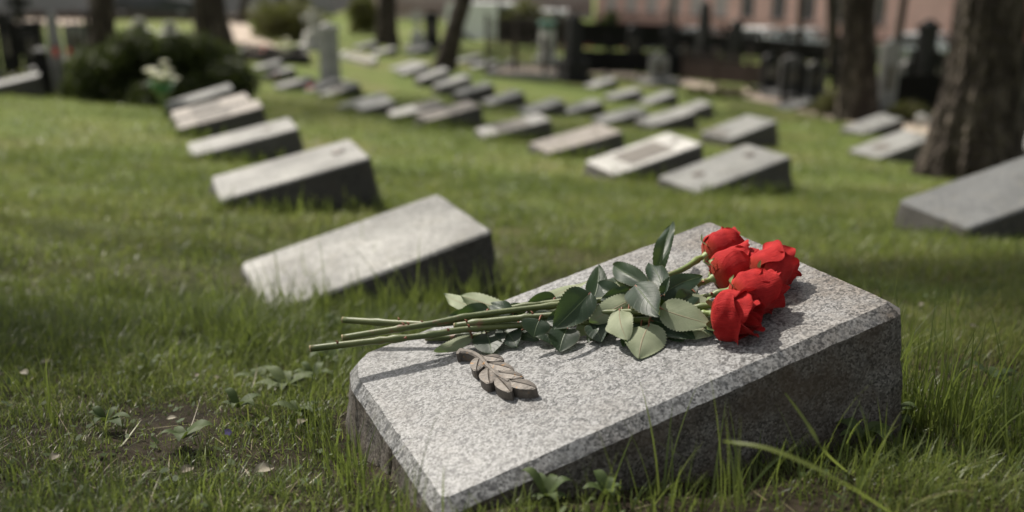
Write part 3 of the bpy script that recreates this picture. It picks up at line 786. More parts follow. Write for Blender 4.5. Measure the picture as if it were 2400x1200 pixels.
for i in range(5):
    bpx, tpx, hb, ht, Rr, opn = HEADS[i]
    B, T = onslab(bpx[0], bpx[1], hb), onslab(tpx[0], tpx[1], ht)
    P = bez([onslab(x, y, h) for x, y, h in STEMS[i]] + [B - unit(T - B) * .012, B], 70)
    rt = empty('rose', P[0]); tag(rt, RLAB[i], 'rose', 'red roses laid on the granite gravestone')
    inv = Matrix.Translation(Vector(P[0])).inverted()
    def put(o, inv=inv, rt=rt):
        o.parent = rt; o.matrix_parent_inverse = inv
    rs = np.random.default_rng(40 + i)
    rad = .0043 - .0008 * np.linspace(0, 1, 70) + .0002 * np.sin(np.linspace(0, 25, 70))
    arc_ = np.linspace(0, 1, 70)
    for nd in rs.uniform(.04, .9, 7): rad = rad + .0014 * np.exp(-((arc_ - nd) / .009) ** 2)
    rad[-4:] = .0038
    mb = MB().tube(P, rad, 12)
    st = mb.build('stem', M['stem'], smooth=True, attrs={'along': np.concatenate([np.repeat(arc_, 12), [0, 1]])}); put(st)
    k = MB().tube([P[0] - unit(P[1] - P[0]) * .0008, P[0] + unit(P[1] - P[0]) * .001], rad[0] * 1.01, 12); o = k.build('cut_end', M['cut'], smooth=False); put(o)
    for q in range(5):                     # thorns and leaf scars
        a = int(rs.uniform(3, 60)); d_ = unit(rs.normal(size=3) + E_W * 1.2 + np.array([0, -.6, 0])); t_ = unit(P[a + 1] - P[a])
        d_ = unit(d_ - t_ * (d_ @ t_)); b_ = P[a] + d_ * rad[a] * .8
        put(MB().tube([b_ - t_ * .001, b_ + d_ * .0022 - t_ * .001, b_ + d_ * .0045 - t_ * .003], [.0022, .0012, .0002], 6).build('thorn', M['petiole'], smooth=True))
    for li, (own, b, t, wd, side, h0, h1, fc, fold, arch) in enumerate(LEAVES):
        if own != i: continue
        LB, LT = onslab(b[0], b[1], h0), onslab(t[0], t[1], h1); LT = LT + (LT - LB) * .06; LB = LB - (LT - LB) * .05
        toc = unit(CAM - LB); nrm = unit(E_W * (1 - fc) + toc * fc)
        dist = np.linalg.norm(CAM - LB)
        j = np.argmin(np.linalg.norm(P - LB, axis=1))
        pet = P[j] if np.linalg.norm(P[j] - LB) < .07 else LB - unit(LT - LB) * .02
        Vv, Q, U, mi = leaf_mesh(LB, LT, wd / F * dist * 1.20, nrm, side, fold, arch * .7, pet, 100 + li, rs.uniform(-.5, .5))
        put(mesh_np('leaf', Vv, [Q], None, None, True, {'leaf_uv': U}, [M['leaf'], M['petiole']], mi))
    bloom_parts(B, T, Rr, opn, 60 + i, rt, put)

# ------------------------------------------------------------------ gravestones in rows behind
def gravestone(name, X, Y, Z, yaw, sl, W, L, top, label, plate=None, mark=None, raise_=0.0):
    ex = np.array([math.cos(yaw), math.sin(yaw)]); ey = np.array([-ex[1], ex[0]])
    zt = Z + CZ + raise_
    cx, cy = np.array([X, Y]) + ex * L * .48 + ey * W / 2
    gz = gnd(cx, cy)
    c4 = [np.array([X, Y]) + ex * u + ey * v for u, v in ((0, 0), (0, W), (L, 0), (L, W))]       # never sunk below the turf
    if Y > 6: zt += max(0, max(gnd(*c) + .025 - zt - (L * math.sin(sl) if i > 1 else 0) for i, c in enumerate(c4)))
    rt = empty('gravestone', (cx, cy, gz), yaw)
    tag(rt, label, 'gravestone', 'slanted gravestones set in rows on the lawn')
    rs = np.random.default_rng(abs(hash(name)) % 9999 if False else sum(map(ord, name)) * 7)
    Lh = L * math.cos(sl); o = np.array([-L * .48, -W / 2])
    def loc(u, v, h):           # along slope, across, above the top face -> local coordinates
        return (o[0] + u * math.cos(sl) - h * math.sin(sl), o[1] + v, zt - gz + u * math.sin(sl) + h * math.cos(sl))
    poly = outline([(.006, 0), (L - .006, 0), (L, .006), (L, W - .006), (L - .006, W), (.006, W), (0, W - .006), (0, .006)], .03); n = len(poly)
    T = np.roll(poly, -1, 0) - np.roll(poly, 1, 0); N = np.stack([T[:, 1], -T[:, 0]], 1); N /= np.linalg.norm(N, axis=1)[:, None] + 1e-9
    poly = poly + N * ((fbm(poly[:, 0] * 30, poly[:, 1] * 30, int(rs.integers(99))) - .5) * .006)[:, None]
    r0 = np.array([loc(u, v, 0) for u, v in poly]); r1 = np.array([loc(u, v, -.006) for u, v in poly + N * .006])
    slab = mesh_np('stone_top', np.concatenate([r0, r1, [loc(L / 2, W / 2, 0)]]), [np.array([(k, n + k, n + (k + 1) % n, (k + 1) % n) for k in range(n)]), np.array([(k, (k + 1) % n, 2 * n) for k in range(n)])], top, rt, False)
    rows = [r1]; zb = min(r1[:, 2].min() - .25, -.15); K = 8
    for k in range(1, K + 1):
        t = k / K; z = r1[:, 2] * (1 - t) + zb * t; d = r1[:, 2] - z
        rr = d * .17 + (fbm(poly[:, 0] * 14 + 9, z * 14 + poly[:, 1] * 9, int(rs.integers(99))) - .5) * .014
        rows.append(np.stack([r1[:, 0] + N[:, 0] * rr, r1[:, 1] + N[:, 1] * rr, z], 1))
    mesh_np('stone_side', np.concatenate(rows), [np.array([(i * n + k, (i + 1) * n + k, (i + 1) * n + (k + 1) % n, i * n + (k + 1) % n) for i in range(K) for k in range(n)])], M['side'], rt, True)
    def panel(nm, u0, u1, v0, v1, mat, h=.004):
        mb = MB(); a = [loc(u, v, -.001) for u, v in ((u0, v0), (u1, v0), (u1, v1), (u0, v1))]; i = .004
        b = [loc(u, v, h) for u, v in ((u0 + i, v0 + i), (u1 - i, v0 + i), (u1 - i, v1 - i), (u0 + i, v1 - i))]
        mb.add(a + b, [(4, 5, 6, 7), (0, 1, 5, 4), (1, 2, 6, 5), (2, 3, 7, 6), (3, 0, 4, 7)]); mb.build(nm, mat, rt)
    if plate: panel('inscription_plate', *plate, M['plaque'])
    if mark:
        for (u, v, r) in mark:    # small sunk looking metal emblem: two leaves
            mb = MB()
            for s in (-1, 1):
                a = np.linspace(0, 2 * math.pi, 12, endpoint=False)
                V = [loc(u + r * math.cos(q), v + s * r * .45 + r * .38 * math.sin(q), .006) for q in a] + [loc(u + r * math.cos(q), v + s * r * .45 + r * .38 * math.sin(q), -.001) for q in a] + [loc(u, v + s * r * .45, .009)]
                mb.add(V, [(k, (k + 1) % 12, 12 + (k + 1) % 12, 12 + k) for k in range(12)], [(24, k, (k + 1) % 12) for k in range(12)])
            mb.build('emblem', M['bronze'], rt)
    return rt
GL = {
'S2': ('stone_a', 'pale blotchy gravestone half hidden by long grass, directly behind the one with roses', None, None),
'S3': ('stone_a', 'grey gravestone with tall dark side, second behind the roses in the left row', None, [(.47, .2, .025)]),
'S4': ('stone_a', 'narrow looking pale gravestone, third behind the roses in the left row', None, [(.42, .18, .02)]),
'S5': ('stone_warm', 'gravestone with brown plate and very dark side, fourth behind the roses in the left row', (.13, .36, .05, .30), None),
'S6': ('stone_warm', 'gravestone with brown plate, squeezed behind the dark sided one near the bush', (.13, .36, .05, .30), None),
'S7': ('stone_b', 'last gravestone of the left row, lying beside the dark bush and white bouquet', None, None),
'R1': ('stone_b', 'plain grey gravestone with a small emblem, nearest of the middle right group', None, [(.47, .2, .03), (.14, .2, .032)]),
'R2': ('stone_w', 'whitish gravestone with a large beige plate, second of the middle right group', (.13, .42, .06, .30), [(.49, .18, .02)]),
'R3': ('stone_warm', 'warm grey gravestone just left behind the whitish one with the beige plate', None, [(.45, .18, .02)]),
'R4': ('stone_w', 'gravestone with a big dark grey plate between two white ends, mid lawn', (.12, .40, .01, .35), None),
'R5': ('stone_warm', 'gravestone with strongly shaded dark end, left of the one with dark grey plate', None, None),
'R6': ('stone_w', 'flat pale gravestone touching the left end of the one with shaded dark end', (.28, .55, .02, .34), None),
'R7': ('stone_b', 'grey gravestone in front of a low broken one, right below the tall pale pillar', None, None),
'R9': ('stone_b', 'gravestone with darker plate lying at the foot of the tall pale pillar', (.15, .4, .04, .3), None),
'R10': ('stone_w', 'light gravestone with red flowers at its corner, by the tall pale pillar', None, None),
'Ma': ('stone_b', 'gravestone nearest the lens in the far middle row, above the warm grey one', None, None),
'Mb': ('stone_b', 'second gravestone of the far middle row, counted from its near right end', None, None),
'Mc': ('stone_a', 'third gravestone of the far middle row, counted from its near right end', None, None),
'Md': ('stone_a', 'fourth gravestone of the far middle row, counted from its near right end', None, None),
'Me': ('stone_b', 'fifth gravestone of the far middle row, counted from its near right end', None, None),
'Mf': ('stone_b', 'sixth gravestone of the far middle row, below the leaning tree trunk', None, None),
'Mg': ('stone_b', 'seventh gravestone of the far middle row, touching the leaning tree trunk', None, None),
'Mh': ('stone_b', 'eighth gravestone of the far middle row, left of the leaning tree trunk', None, None),
'Mi': ('stone_a', 'last and farthest gravestone of the far middle row', None, None),
'Na1': ('stone_a', 'long looking gravestone in front of another, left of the wide grey one', None, [(.36, .1, .02)]),
'Na2': ('stone_a', 'gravestone peeping out behind the long looking one, near the gravel path', None, None),
'Nb': ('stone_b', 'small grey gravestone second along the row beside the gravel path', None, None),
'Nc': ('stone_b', 'small grey gravestone third along the row beside the gravel path', None, None),
'Nd': ('stone_a', 'farthest gravestone of the row, at the bend of the gravel path', None, None),
'K1': ('stone_b', 'wide grey gravestone with black shaded side in the right part of the lawn', (.02, .12, .12, .35), None),
'K2': ('stone_a', 'gravestone lying behind the wide grey one, close to the gravel path', None, None),
'K3': ('stone_b', 'flat gravestone at the foot of the second thickest tree on the right', None, [(.45, .2, .02), (.12, .1, .03)]),
'K4': ('stone_b', 'gravestone with a dark square plate, its end hidden by the thick tree', (.12, .24, .1, .26), [(.48, .1, .02)]),
'K5': ('stone_dk', 'dark grey gravestone cut by the right edge, nearest to the thick tree', None, None),
}
for s in SLABS:
    mt, lab, pl_, mk = GL[s[0]]
    gravestone(*s, M[mt], lab, pl_, mk, -.05 if s[0] == 'K1' else 0.0)
for nm, px, py, yaw, mt, lab, W, L in [
    ('X1', 2375, 372, .42, 'stone_b', 'gravestone right behind the thick tree, cut by the right edge of the view', .36, .56),
    ('X2', 2378, 318, .42, 'midstone', 'grey gravestone farthest up behind the thick tree at the right edge', .36, .56),
    ('X3', -45, 222, .42, 'stone_b', 'gravestone cut by the left edge of the view, beside the kerbed grave', .36, .56),
    ('X4', 848, 268, .36, 'stone_b', 'low broken gravestone flush with the grass, right of the small grey one', .30, .40),
    ('X5', 603, 166, .45, 'stone_b', 'left one of two small gravestones under the dark kerb behind the bush', .34, .5),
    ('X6', 628, 184, .45, 'stone_b', 'right one of two small gravestones under the dark kerb behind the bush', .34, .5),
    ('X7', 655, 213, .45, 'midstone', 'mossy gravestone with pink flowers at its foot, left of the pale pillar', .38, .6),
    ('X8', 838, 117, .5, 'stone_b', 'far gravestone left of the dark straight tree trunk', .34, .56),
    ('X9', 880, 131, .5, 'stone_a', 'far gravestone in front of the dark straight tree trunk', .34, .56),
    ('X10', 962, 128, .5, 'stone_a', 'far gravestone below the white cross pillar', .34, .56),
    ('X11', 1075, 150, .35, 'stone_a', 'beige gravestone right of the leaning tree trunk', .36, .6),
    ('X12', 1112, 163, .35, 'stone_b', 'grey gravestone in front of the beige one, right of the leaning tree trunk', .36, .56)]:
    h = hit(px, py); gravestone(nm, h[0], h[1], h[2] - CZ + .05, yaw, .2, W, L, M[mt], lab)

# ------------------------------------------------------------------ trees
def leaf_cloud(name, centers, radii, count, size, mat, parent, seed, flat=.7, elong=1.6, tdark=None):
    rs = np.random.default_rng(seed)
    C = np.asarray(centers, float); r = np.asarray(radii, float)
    k = rs.choice(len(C), count, p=(r ** 2) / (r ** 2).sum())
    d = rs.normal(size=(count, 3)); d /= np.linalg.norm(d, axis=1)[:, None]
    rr = r[k] * rs.uniform(.25, 1.05, count) ** .6
    P = C[k] + d * rr[:, None] * np.array([1, 1, flat])
    n = rs.normal(size=(count, 3)) + d * .6; n /= np.linalg.norm(n, axis=1)[:, None]
    t = np.cross(n, rs.normal(size=(count, 3))); t /= np.linalg.norm(t, axis=1)[:, None]; b = np.cross(n, t)
    s = size * rs.uniform(.6, 1.4, count)[:, None]
    V = np.stack([P - t * s * elong, P + b * s * .55, P + t * s * elong, P - b * s * .55], 1).reshape(-1, 3)
    tint = np.repeat(np.clip(rs.normal(.5, .22, count) + .25 * (vnoise(k * 1.7, k * 0.3, 5) - .5), 0, 1), 4)
    return mesh_np(name, V, [np.arange(count * 4).reshape(-1, 4)], mat, parent, False, {'tint': tint})

def tree(px, Y, base_w, top_px, label, height=9.0, leaves=2500, crown_r=2.6, crown_h=None, seed=1, loc=None, flare=1.5, group='trees standing among the graves', crown_off=(0, 0), mat=None, boughs=()):
    """trunk from its foot towards image column top_px at the upper edge of the view"""
    b = at(px, Y) if loc is None else np.array(loc)
    rs = np.random.default_rng(seed)
    rt = empty('tree', b); tag(rt, label, 'tree', group)
    # lean found from where the trunk leaves the frame
    if top_px is not None:
        d = ray(top_px, 0); P = CAM + d * (b[1] / d[1]); hz = P[2] - b[2]; lx = (P[0] - b[0]) / hz
    else: lx = 0
    n, m = (128, 190) if base_w > .45 and Y < 15 else (40, 60)
    z = height * (np.linspace(0, 1, m) ** 1.6); r0 = base_w / 2
    a = np.linspace(0, 2 * math.pi, n, endpoint=False)
    rad = r0 * ((1 - .55 * z / height) * (.78) + (flare - .78) * .45 * np.exp(-z / (.28 + r0)))
    V = []
    for i in range(m):
        ridge = 1 + .10 * (fbm(a * 7 / 1.0, np.full(n, z[i] * 2.2), seed) - .5) * 2 + .05 * np.sin(5 * a + seed) * math.exp(-z[i] / .5)
        ridge = ridge + .22 * (fbm(a * 11 + .4 * np.sin(z[i] * 5), np.full(n, z[i] * 5.5), seed + 3) - .5)
        cx = lx * z[i] * (1 if z[i] < 3 else (3 + (z[i] - 3) * .5) / z[i]); cy = .01 * z[i]
        V.append(np.stack([cx + rad[i] * ridge * np.cos(a), cy + rad[i] * ridge * np.sin(a), np.full(n, z[i] - (.15 if i == 0 else 0))], 1))
    mb = MB().add(np.concatenate(V), [(i * n + k, i * n + (k + 1) % n, (i + 1) * n + (k + 1) % n, (i + 1) * n + k) for i in range(m - 1) for k in range(n)])
    topc = V[-1].mean(0); cents = []; rads = []
    ch = crown_h or height * .92
    for k in range(9):
        i0 = int(rs.uniform(.72, .97) * m); s_ = V[i0].mean(0); an = k * 2.4 + rs.uniform(-.4, .4); ln = crown_r * rs.uniform(.55, 1.0)
        e = s_ + np.array([math.cos(an) * ln + crown_off[0] * .7, math.sin(an) * ln + crown_off[1] * .7, rs.uniform(.3, .9) * crown_r])
        mid = (s_ + e) / 2 + np.array([0, 0, .25 * ln])
        mb.tube(bez([s_, mid, e], 10), np.linspace(rad[i0] * .6, .02, 10), 7)
        for q in range(3):
            c = e * (.55 + .22 * q) + s_ * (.45 - .22 * q) + rs.normal(size=3) * .3
            cents.append(c); rads.append(crown_r * rs.uniform(.22, .42))
    bc_, br_ = [], []
    for (bx, by, bz, br) in boughs:  # only the added trees have these, set where their shade is wanted
        e = np.array([bx, by, bz]) - b; s_ = V[int(.8 * m)].mean(0); mid = (s_ + e) / 2 + np.array([0, 0, .5])
        mb.tube(bez([s_, mid, e], 14), np.linspace(.04, .008, 14), 7)
        bc_.append(e); br_.append(br)
    t = mb.build('trunk', M['bark'], rt, True)
    if leaves: leaf_cloud('crown', cents, rads, leaves, .075, mat or M['crown'], rt, seed + 50)
    if bc_: leaf_cloud('shade_bough_foliage', bc_, br_, int((380 if seed == 31 else 1200) * sum(q * q for q in br_)), .075, M['crown'], rt, seed + 90)
    return rt
tree(2275, 6.6, .50, 2322, 'thickest tree trunk on the right with sunlit rough bark on its left side', 8.5, 4500, 3.0, seed=11, flare=2.4)
tree(2012, 13.6, .58, 2015, 'dark straight tree at the end of the gravel path, second thickest on the right', 9.5, 2600, 2.8, seed=12)
tree(1038, 21.0, .50, 1085, 'slim dark tree leaning right, standing in the far middle row of graves', 10, 2200, 2.5, seed=13)
tree(905, 27.0, .62, 908, 'straight dark tree behind two far gravestones, left of the leaning one', 11, 2200, 2.8, seed=14)
tree(508, 19.0, .72, 488, 'tree with flared foot behind the right end of the dark bush', 10, 2400, 2.6, seed=15, flare=1.7)
tree(240, 15.0, .46, 238, 'black looking tree trunk rising behind the left end of the dark bush', 9, 2400, 2.6, seed=16)
tree(1575, 34.0, .22, 1580, 'thin dark young tree in front of the windows of the pink building', 9, 1200, 1.8, seed=17)
tree(1872, 30.0, .22, 1878, 'thin tree between two dark windows, left of the straight dark tree', 9, 1200, 1.8, seed=18)
tree(2082, 18.0, .19, 2120, 'thin tree leaning right, just right of the straight dark tree', 8, 1000, 1.6, seed=19)
tree(700, 30.0, .50, 702, 'dark tree trunk left of the pale pillar, far back', 10, 1500, 2.2, seed=20)
tree(652, 33.0, .30, 660, 'slimmer dark tree trunk among olive shrubs, left of the pale pillar', 10, 1200, 2.0, seed=21)
tree(1955, 24.0, .34, 1950, 'dark tree directly behind the left side of the straight dark tree', 9, 1200, 2.0, seed=22)
tree(560, 42.0, .4, 575, 'far tree beyond the pale side path', 10, 1200, 2.2, seed=23)
# unseen trees added outside the view to throw dappled shade on the near lawn
tree(0, 0, .62, None, 'unseen tree added outside the left edge, its boughs placed to shade the near left grass', 9.5, 3000, 1.8, seed=31, loc=(-7.9, 6.0, gnd(-7.9, 6.0)), boughs=[(-5.78, 6.42, 9, .30), (-5.85, 6.85, 9, .33), (-6.25, 6.6, 9, .5), (-5.62, 6.12, 9, .26), (-6.2, 7.2, 9, .4), (-5.35, 6.02, 9, .2), (-6.8, 6.9, 9, .5)])
tree(0, 0, .62, None, 'unseen tree added farther back outside the left edge, its long boughs placed to shade the near right grass', 10.5, 2500, 1.8, seed=33, loc=(-9.6, 8.8, gnd(-9.6, 8.8)), boughs=[(-4.12, 6.62, 9, .34), (-3.9, 7.1, 9, .42), (-3.75, 7.75, 9, .5), (-3.45, 6.7, 9, .5), (-3.2, 7.4, 9, .6), (-4.2, 7.95, 9, .35), (-4.25, 6.15, 9, .25), (-2.9, 8.1, 9, .6)])
tree(0, 0, .62, None, 'unseen tree added outside the right edge to shade the grass at the far right', 10.0, 4200, 2.7, seed=32, loc=(5.2, 4.2, gnd(5.2, 4.2)))

# ------------------------------------------------------------------ bushes and shrubs
def bush(px, Y, wpx, hpx, label, mat, count, size, seed, name='bush', cat='bush', group=None, flat=.8, elong=2.4):
    b = at(px, Y); k = b[1] / F; W = wpx * k; H = hpx * k; rs = np.random.default_rng(seed)
    rt = empty(name, b); tag(rt, label, cat, group)
    cents, rads = [], []; st = MB()
    for i in range(58):
        a = rs.uniform(0, 6.28); q = rs.uniform(0, 1) ** .5
        c = np.array([math.cos(a) * q * W * .42, math.sin(a) * q * W * .28, H * rs.uniform(.12, .8) * (1 - .45 * q * q)])
        cents.append(c); rads.append(rs.uniform(.10, .2) * min(W, H * 1.6))
        if i % 3 == 0: st.tube(bez([(c[0] * .1, c[1] * .1, -.05), (c[0] * .6, c[1] * .6, c[2] * .5), c], 6), np.linspace(.02, .006, 6), 5)
    st.build('stem', M['bark'], rt)
    leaf_cloud('foliage', cents, rads, count, size, mat, rt, seed, flat, elong)
    return rt
bush(378, 10.2, 470, 185, 'wide dark juniper bush behind the left row of gravestones', M['juniper'], 26000, .022, 61)
bush(680, 27, 190, 110, 'olive shrub left of the pale pillar, far back', M['olive'], 2600, .05, 62, 'shrub', 'shrub', 'olive brown shrubs at the back')
bush(1235, 32, 130, 120, 'round olive shrub between the leaning tree and the light urn pedestal', M['olive'], 2200, .05, 63, 'shrub', 'shrub', 'olive brown shrubs at the back')
bush(860, 34, 90, 120, 'olive brown shrub left of the straight dark tree, far back', M['olive'], 1500, .05, 64, 'shrub', 'shrub', 'olive brown shrubs at the back')
bush(1425, 36, 60, 150, 'narrow dark green conifer in front of the left end of the pink building', M['crown'], 2600, .06, 65, 'conifer', 'tree', None, 1.3)
bush(1690, 18.6, 190, 30, 'low weedy shrub in front of the brown iron fence', M['olive'], 900, .02, 66, 'shrub', 'shrub', 'low weeds in front of the fences')
bush(1950, 15.0, 110, 70, 'yellowish weedy shrub left of the foot of the straight dark tree', M['olive'], 900, .022, 67, 'shrub', 'shrub', 'low weeds in front of the fences')
bush(2130, 13.4, 110, 60, 'yellow green weedy shrub between the two thick trees', M['olive'], 900, .02, 68, 'shrub', 'shrub', 'low weeds in front of the fences')
bush(70, 12.0, 130, 50, 'low green growth inside the kerbed grave at the left edge', M['olive'], 700, .02, 69, 'shrub', 'shrub', 'low weeds in front of the fences')

# ------------------------------------------------------------------ fences round the graves
def fence(a, b, h, label, mat, pick=.12, posts=3, solid=False, knob=True, name='grave_fence'):
    a, b = np.array(a, float), np.array(b, float); rt = empty(name, a); tag(rt, label, 'fence', 'iron fences round the graves at the back')
    d = b - a; L = np.linalg.norm(d[:2]); ang = math.atan2(d[1], d[0]); n = posts
    def gp(t):
        p = a + d * t; return np.array([p[0], p[1], gnd(p[0], p[1])]) - a
    for i in range(n):
        p = gp(i / (n - 1)); mb = MB().box(p + [0, 0, h * .54], (.06, .06, h * 1.08), ang)
        if knob: mb.lathe([(.0, h * 1.17), (.035, h * 1.15), (.045, h * 1.11), (.03, h * 1.08)], p, 10)
        mb.build('post', mat, rt)
    for f in (.16, .86):
        mb = MB(); P = np.array([gp(t) + [0, 0, h * f] for t in np.linspace(0, 1, 8)]); mb.tube(P, .016, 6); mb.build('rail', mat, rt)
    mb = MB(); k = int(L / pick)
    for i in range(1, k):
        p = gp(i / k); hh = h * (.96 + .06 * (i % 2))
        mb.box(p + [0, 0, hh / 2 + .03], (.018, .018, hh - .06), ang); mb.box(p + [0, 0, hh + .03], (.03, .03, .07), ang, .1)
    if k > 1: mb.build('picket_panel', mat, rt)
    if solid:
        mb = MB()
        for i in range(6):
            p0, p1 = gp(i / 6), gp((i + 1) / 6); c = (p0 + p1) / 2
            mb.box(c + [0, 0, h * .45], (np.linalg.norm((p1 - p0)[:2]), .014, h * .55), ang)
        mb.build('sheet_panel', mat, rt)
    return rt
FEN = [ # px0, Y0, px1, Y1, height, material, solid, label
 (1142, 21.5, 1345, 21.0, .74, 'rust', 0, 'brown low grave fence left of the dark obelisk'),
 (1345, 21.2, 1570, 22.5, .80, 'iron', 1, 'black grave fence right behind the dark obelisk'),
 (1142, 24.5, 1330, 26.5, .95, 'rust', 0, 'farther brown grave fence behind the gravel graves'),
 (1560, 23.5, 1690, 22.0, .78, 'iron', 1, 'black grave fence left of the long brown one'),
 (1600, 21.5, 1835, 19.8, .70, 'rust', 1, 'long brown grave fence with sheet infill beside the gravel path'),
 (1700, 23.5, 1960, 21.0, .95, 'iron', 0, 'tall black fence behind the long brown one'),
 (1832, 16.6, 1945, 16.2, .72, 'iron', 0, 'black grave fence with open bars left of the straight dark tree'),
 (2075, 14.8, 2225, 14.4, .86, 'iron', 1, 'black grave fence with sheet infill between the two thick trees'),
 (2030, 17.0, 2210, 16.0, 1.0, 'iron', 0, 'black fence standing back between the two thick trees'),
 (2320, 10.5, 2480, 9.6, .9, 'iron', 0, 'black grave fence at the right edge behind the thick tree'),
 (-60, 12.6, 110, 12.2, .72, 'iron', 0, 'black grave fence round the kerbed grave at the left edge'),
 (-40, 16.5, 215, 17.0, .85, 'iron', 0, 'black grave fence farther back at the left edge'),
 (1170, 29.0, 1560, 30.0, 1.1, 'iron', 1, 'tall black fence with sheet infill farthest back, behind the dark obelisk'),
 (1560, 30.0, 1990, 27.0, .85, 'iron', 1, 'tall black fence with sheet infill in front of the parked cars'),
 (520, 22.0, 690, 21.0, .20, 'iron', 0, 'very low dark grave fence right of the flared tree foot'),
]
for p0, Y0, p1, Y1, h, m_, so, lab in FEN: fence(at(p0, Y0), at(p1, Y1), h, lab, M[m_], .11, 4, so)

# ------------------------------------------------------------------ monuments
def monument(px, Y, kind, h, wd, mat, label, cat='monument', rz=.4, py=None):
    b = at(px, Y) if py is None else hit(px, py)
    names = {'obelisk': 'obelisk', 'stele': 'stele', 'cross': 'grave_cross', 'pillar': 'pillar', 'urn': 'urn_pedestal'}
    rt = empty(names[kind], b, rz); tag(rt, label, cat, 'upright grave monuments at the back')
    MB().box((0, 0, .04), (wd * 1.7, wd * 1.5, .18)).build('plinth', mat, rt)
    if kind == 'obelisk':
        MB().box((0, 0, .13 + h * .12), (wd * 1.25, wd * 1.25, h * .24)).build('pedestal', mat, rt)
        MB().box((0, 0, .13 + h * .24 + h * .33), (wd * .85, wd * .85, h * .66), 0, .62).box((0, 0, .13 + h * .95), (wd * .527, wd * .527, h * .1), 0, .05).build('shaft', mat, rt)
    elif kind == 'stele':
        n = 12; a = np.linspace(0, math.pi, n); prof = [(-wd / 2, .13), (wd / 2, .13)] + [(wd / 2 * math.cos(q), h - wd * .28 + wd * .28 * math.sin(q)) for q in a]
        t = wd * .28; V = [(x, -t / 2, z) for x, z in prof] + [(x, t / 2, z) for x, z in prof]; k = len(prof)
        mb = MB(); mb.add(V + [(0, -t / 2, h * .5), (0, t / 2, h * .5)], [(i, k + i, k + (i + 1) % k, (i + 1) % k) for i in range(k)], [(2 * k, i, (i + 1) % k) for i in range(k)] + [(2 * k + 1, k + (i + 1) % k, k + i) for i in range(k)])
        mb.build('headstone', mat, rt); MB().box((0, -t / 2 - .006, h * .55), (wd * .6, .012, h * .3)).build('inscription_plate', M['plaque'], rt)
    elif kind == 'cross':
        MB().box((0, 0, .13 + h * .16), (wd * 1.1, wd * .9, h * .32), 0, .8).build('pedestal', mat, rt)
        MB().box((0, 0, h * .62), (wd * .36, wd * .3, h * .76)).box((0, 0, h * .80), (wd * 1.1, wd * .28, wd * .36)).build('cross', mat, rt)
    elif kind == 'pillar':
        MB().box((0, 0, .13 + h * .44), (wd, wd * .8, h * .88), 0, .94).build('shaft', mat, rt)
        MB().box((0, 0, h * .98), (wd * 1.12, wd * .95, h * .06)).box((0, 0, h * 1.04), (wd * .9, wd * .7, h * .06), 0, .3).build('cap', mat, rt)
    elif kind == 'urn':
        MB().box((0, 0, .1 + h * .35), (wd, wd, h * .7), 0, .85).build('pedestal', mat, rt)
        MB().lathe([(.0, h * .72), (wd * .3, h * .72), (wd * .28, h * .76), (wd * .62, h * .9), (wd * .66, h), (wd * .5, h), (0, h * .95)], n=18).build('urn', M['teal'], rt, True)
    return rt
monument(776, 16.4, 'pillar', 1.02, .27, M['greystone'], 'tall pale stone pillar standing among the left rear gravestones', rz=.75)
monument(145, 10.9, 'obelisk', .80, .17, M['midstone'], 'slim grey obelisk between two red lanterns at the far left', rz=.2)
monument(980, 25.5, 'cross', 1.05, .36, M['palestone'], 'white cross on a pedestal, left of the leaning tree', rz=.1)
monument(1013, 27, 'stele', .95, .36, M['dark'], 'dark headstone right beside the white cross')
monument(1282, 24.5, 'urn', 1.0, .34, M['palestone'], 'light urn pedestal with a green bowl on top')
monument(1343, 20.3, 'obelisk', 1.28, .40, M['dark'], 'dark obelisk rising before the brown fence, centre right')
monument(1485, 24, 'stele', 1.05, .34, M['dark'], 'black rounded headstone left of the thin young tree')
monument(1568, 23, 'cross', 1.22, .44, M['dark'], 'black cross under the thin young tree')
monument(1542, 20.5, 'stele', .66, .42, M['midstone'], 'grey weathered headstone below the black cross')
monument(1645, 25, 'obelisk', 1.6, .34, M['dark'], 'dark obelisk with greenish top in front of the building plinth')
monument(1720, 24, 'pillar', 1.22, .24, M['dark'], 'narrow black pillar in front of the parked cars')
monument(1800, 19.5, 'stele', .78, .32, M['dark'], 'dark headstone under the bright white car')
monument(1852, 18.5, 'stele', .80, .5, M['dimstone'], 'dark grey headstone behind the open black fence')
monument(1905, 18.5, 'stele', .70, .44, M['dimstone'], 'second dark grey headstone, left of the dark tree behind')
monument(2070, 13.9, 'stele', 1.12, .30, M['midstone'], 'tall grey headstone right of the straight dark tree')
monument(2152, 15.5, 'pillar', 1.36, .24, M['dark'], 'black pillar with a light cap between the two thick trees')
monument(2125, 16.8, 'stele', .80, .55, M['midstone'], 'wide grey headstone left of the black pillar with a light cap')
monument(2185, 19, 'stele', .8, .5, M['dark'], 'dark headstone behind the wide grey one')
monument(2390, 11.5, 'stele', 1.0, .5, M['dark'], 'dark headstone at the right edge, behind the black fence')
monument(35, 13.5, 'stele', .95, .24, M['dark'], 'dark headstone nearest to the left edge')
monument(88, 14.5, 'stele', .85, .30, M['dark'], 'dark headstone left of the slim grey obelisk')
monument(60, 19, 'cross', 1.2, .4, M['dark'], 'black cross behind the fence at the left edge')
monument(185, 18, 'stele', .7, .4, M['midstone'], 'grey headstone right of the slim grey obelisk')
monument(400, 30, 'stele', .42, .4, M['palestone'], 'small pale headstone on the lawn above the bush')
monument(330, 32, 'stele', .5, .42, M['palestone'], 'pale headstone on the lawn left of the small one above the bush')
monument(735, 24, 'cross', .95, .4, M['palestone'], 'pale cross left of the tall pale pillar, farther back')
b = at(110, 10.4)   # a wooden post at the corner of the kerbed grave
rt = empty('grave_post', b); tag(rt, 'dark wooden post left of the slim grey obelisk', 'post')
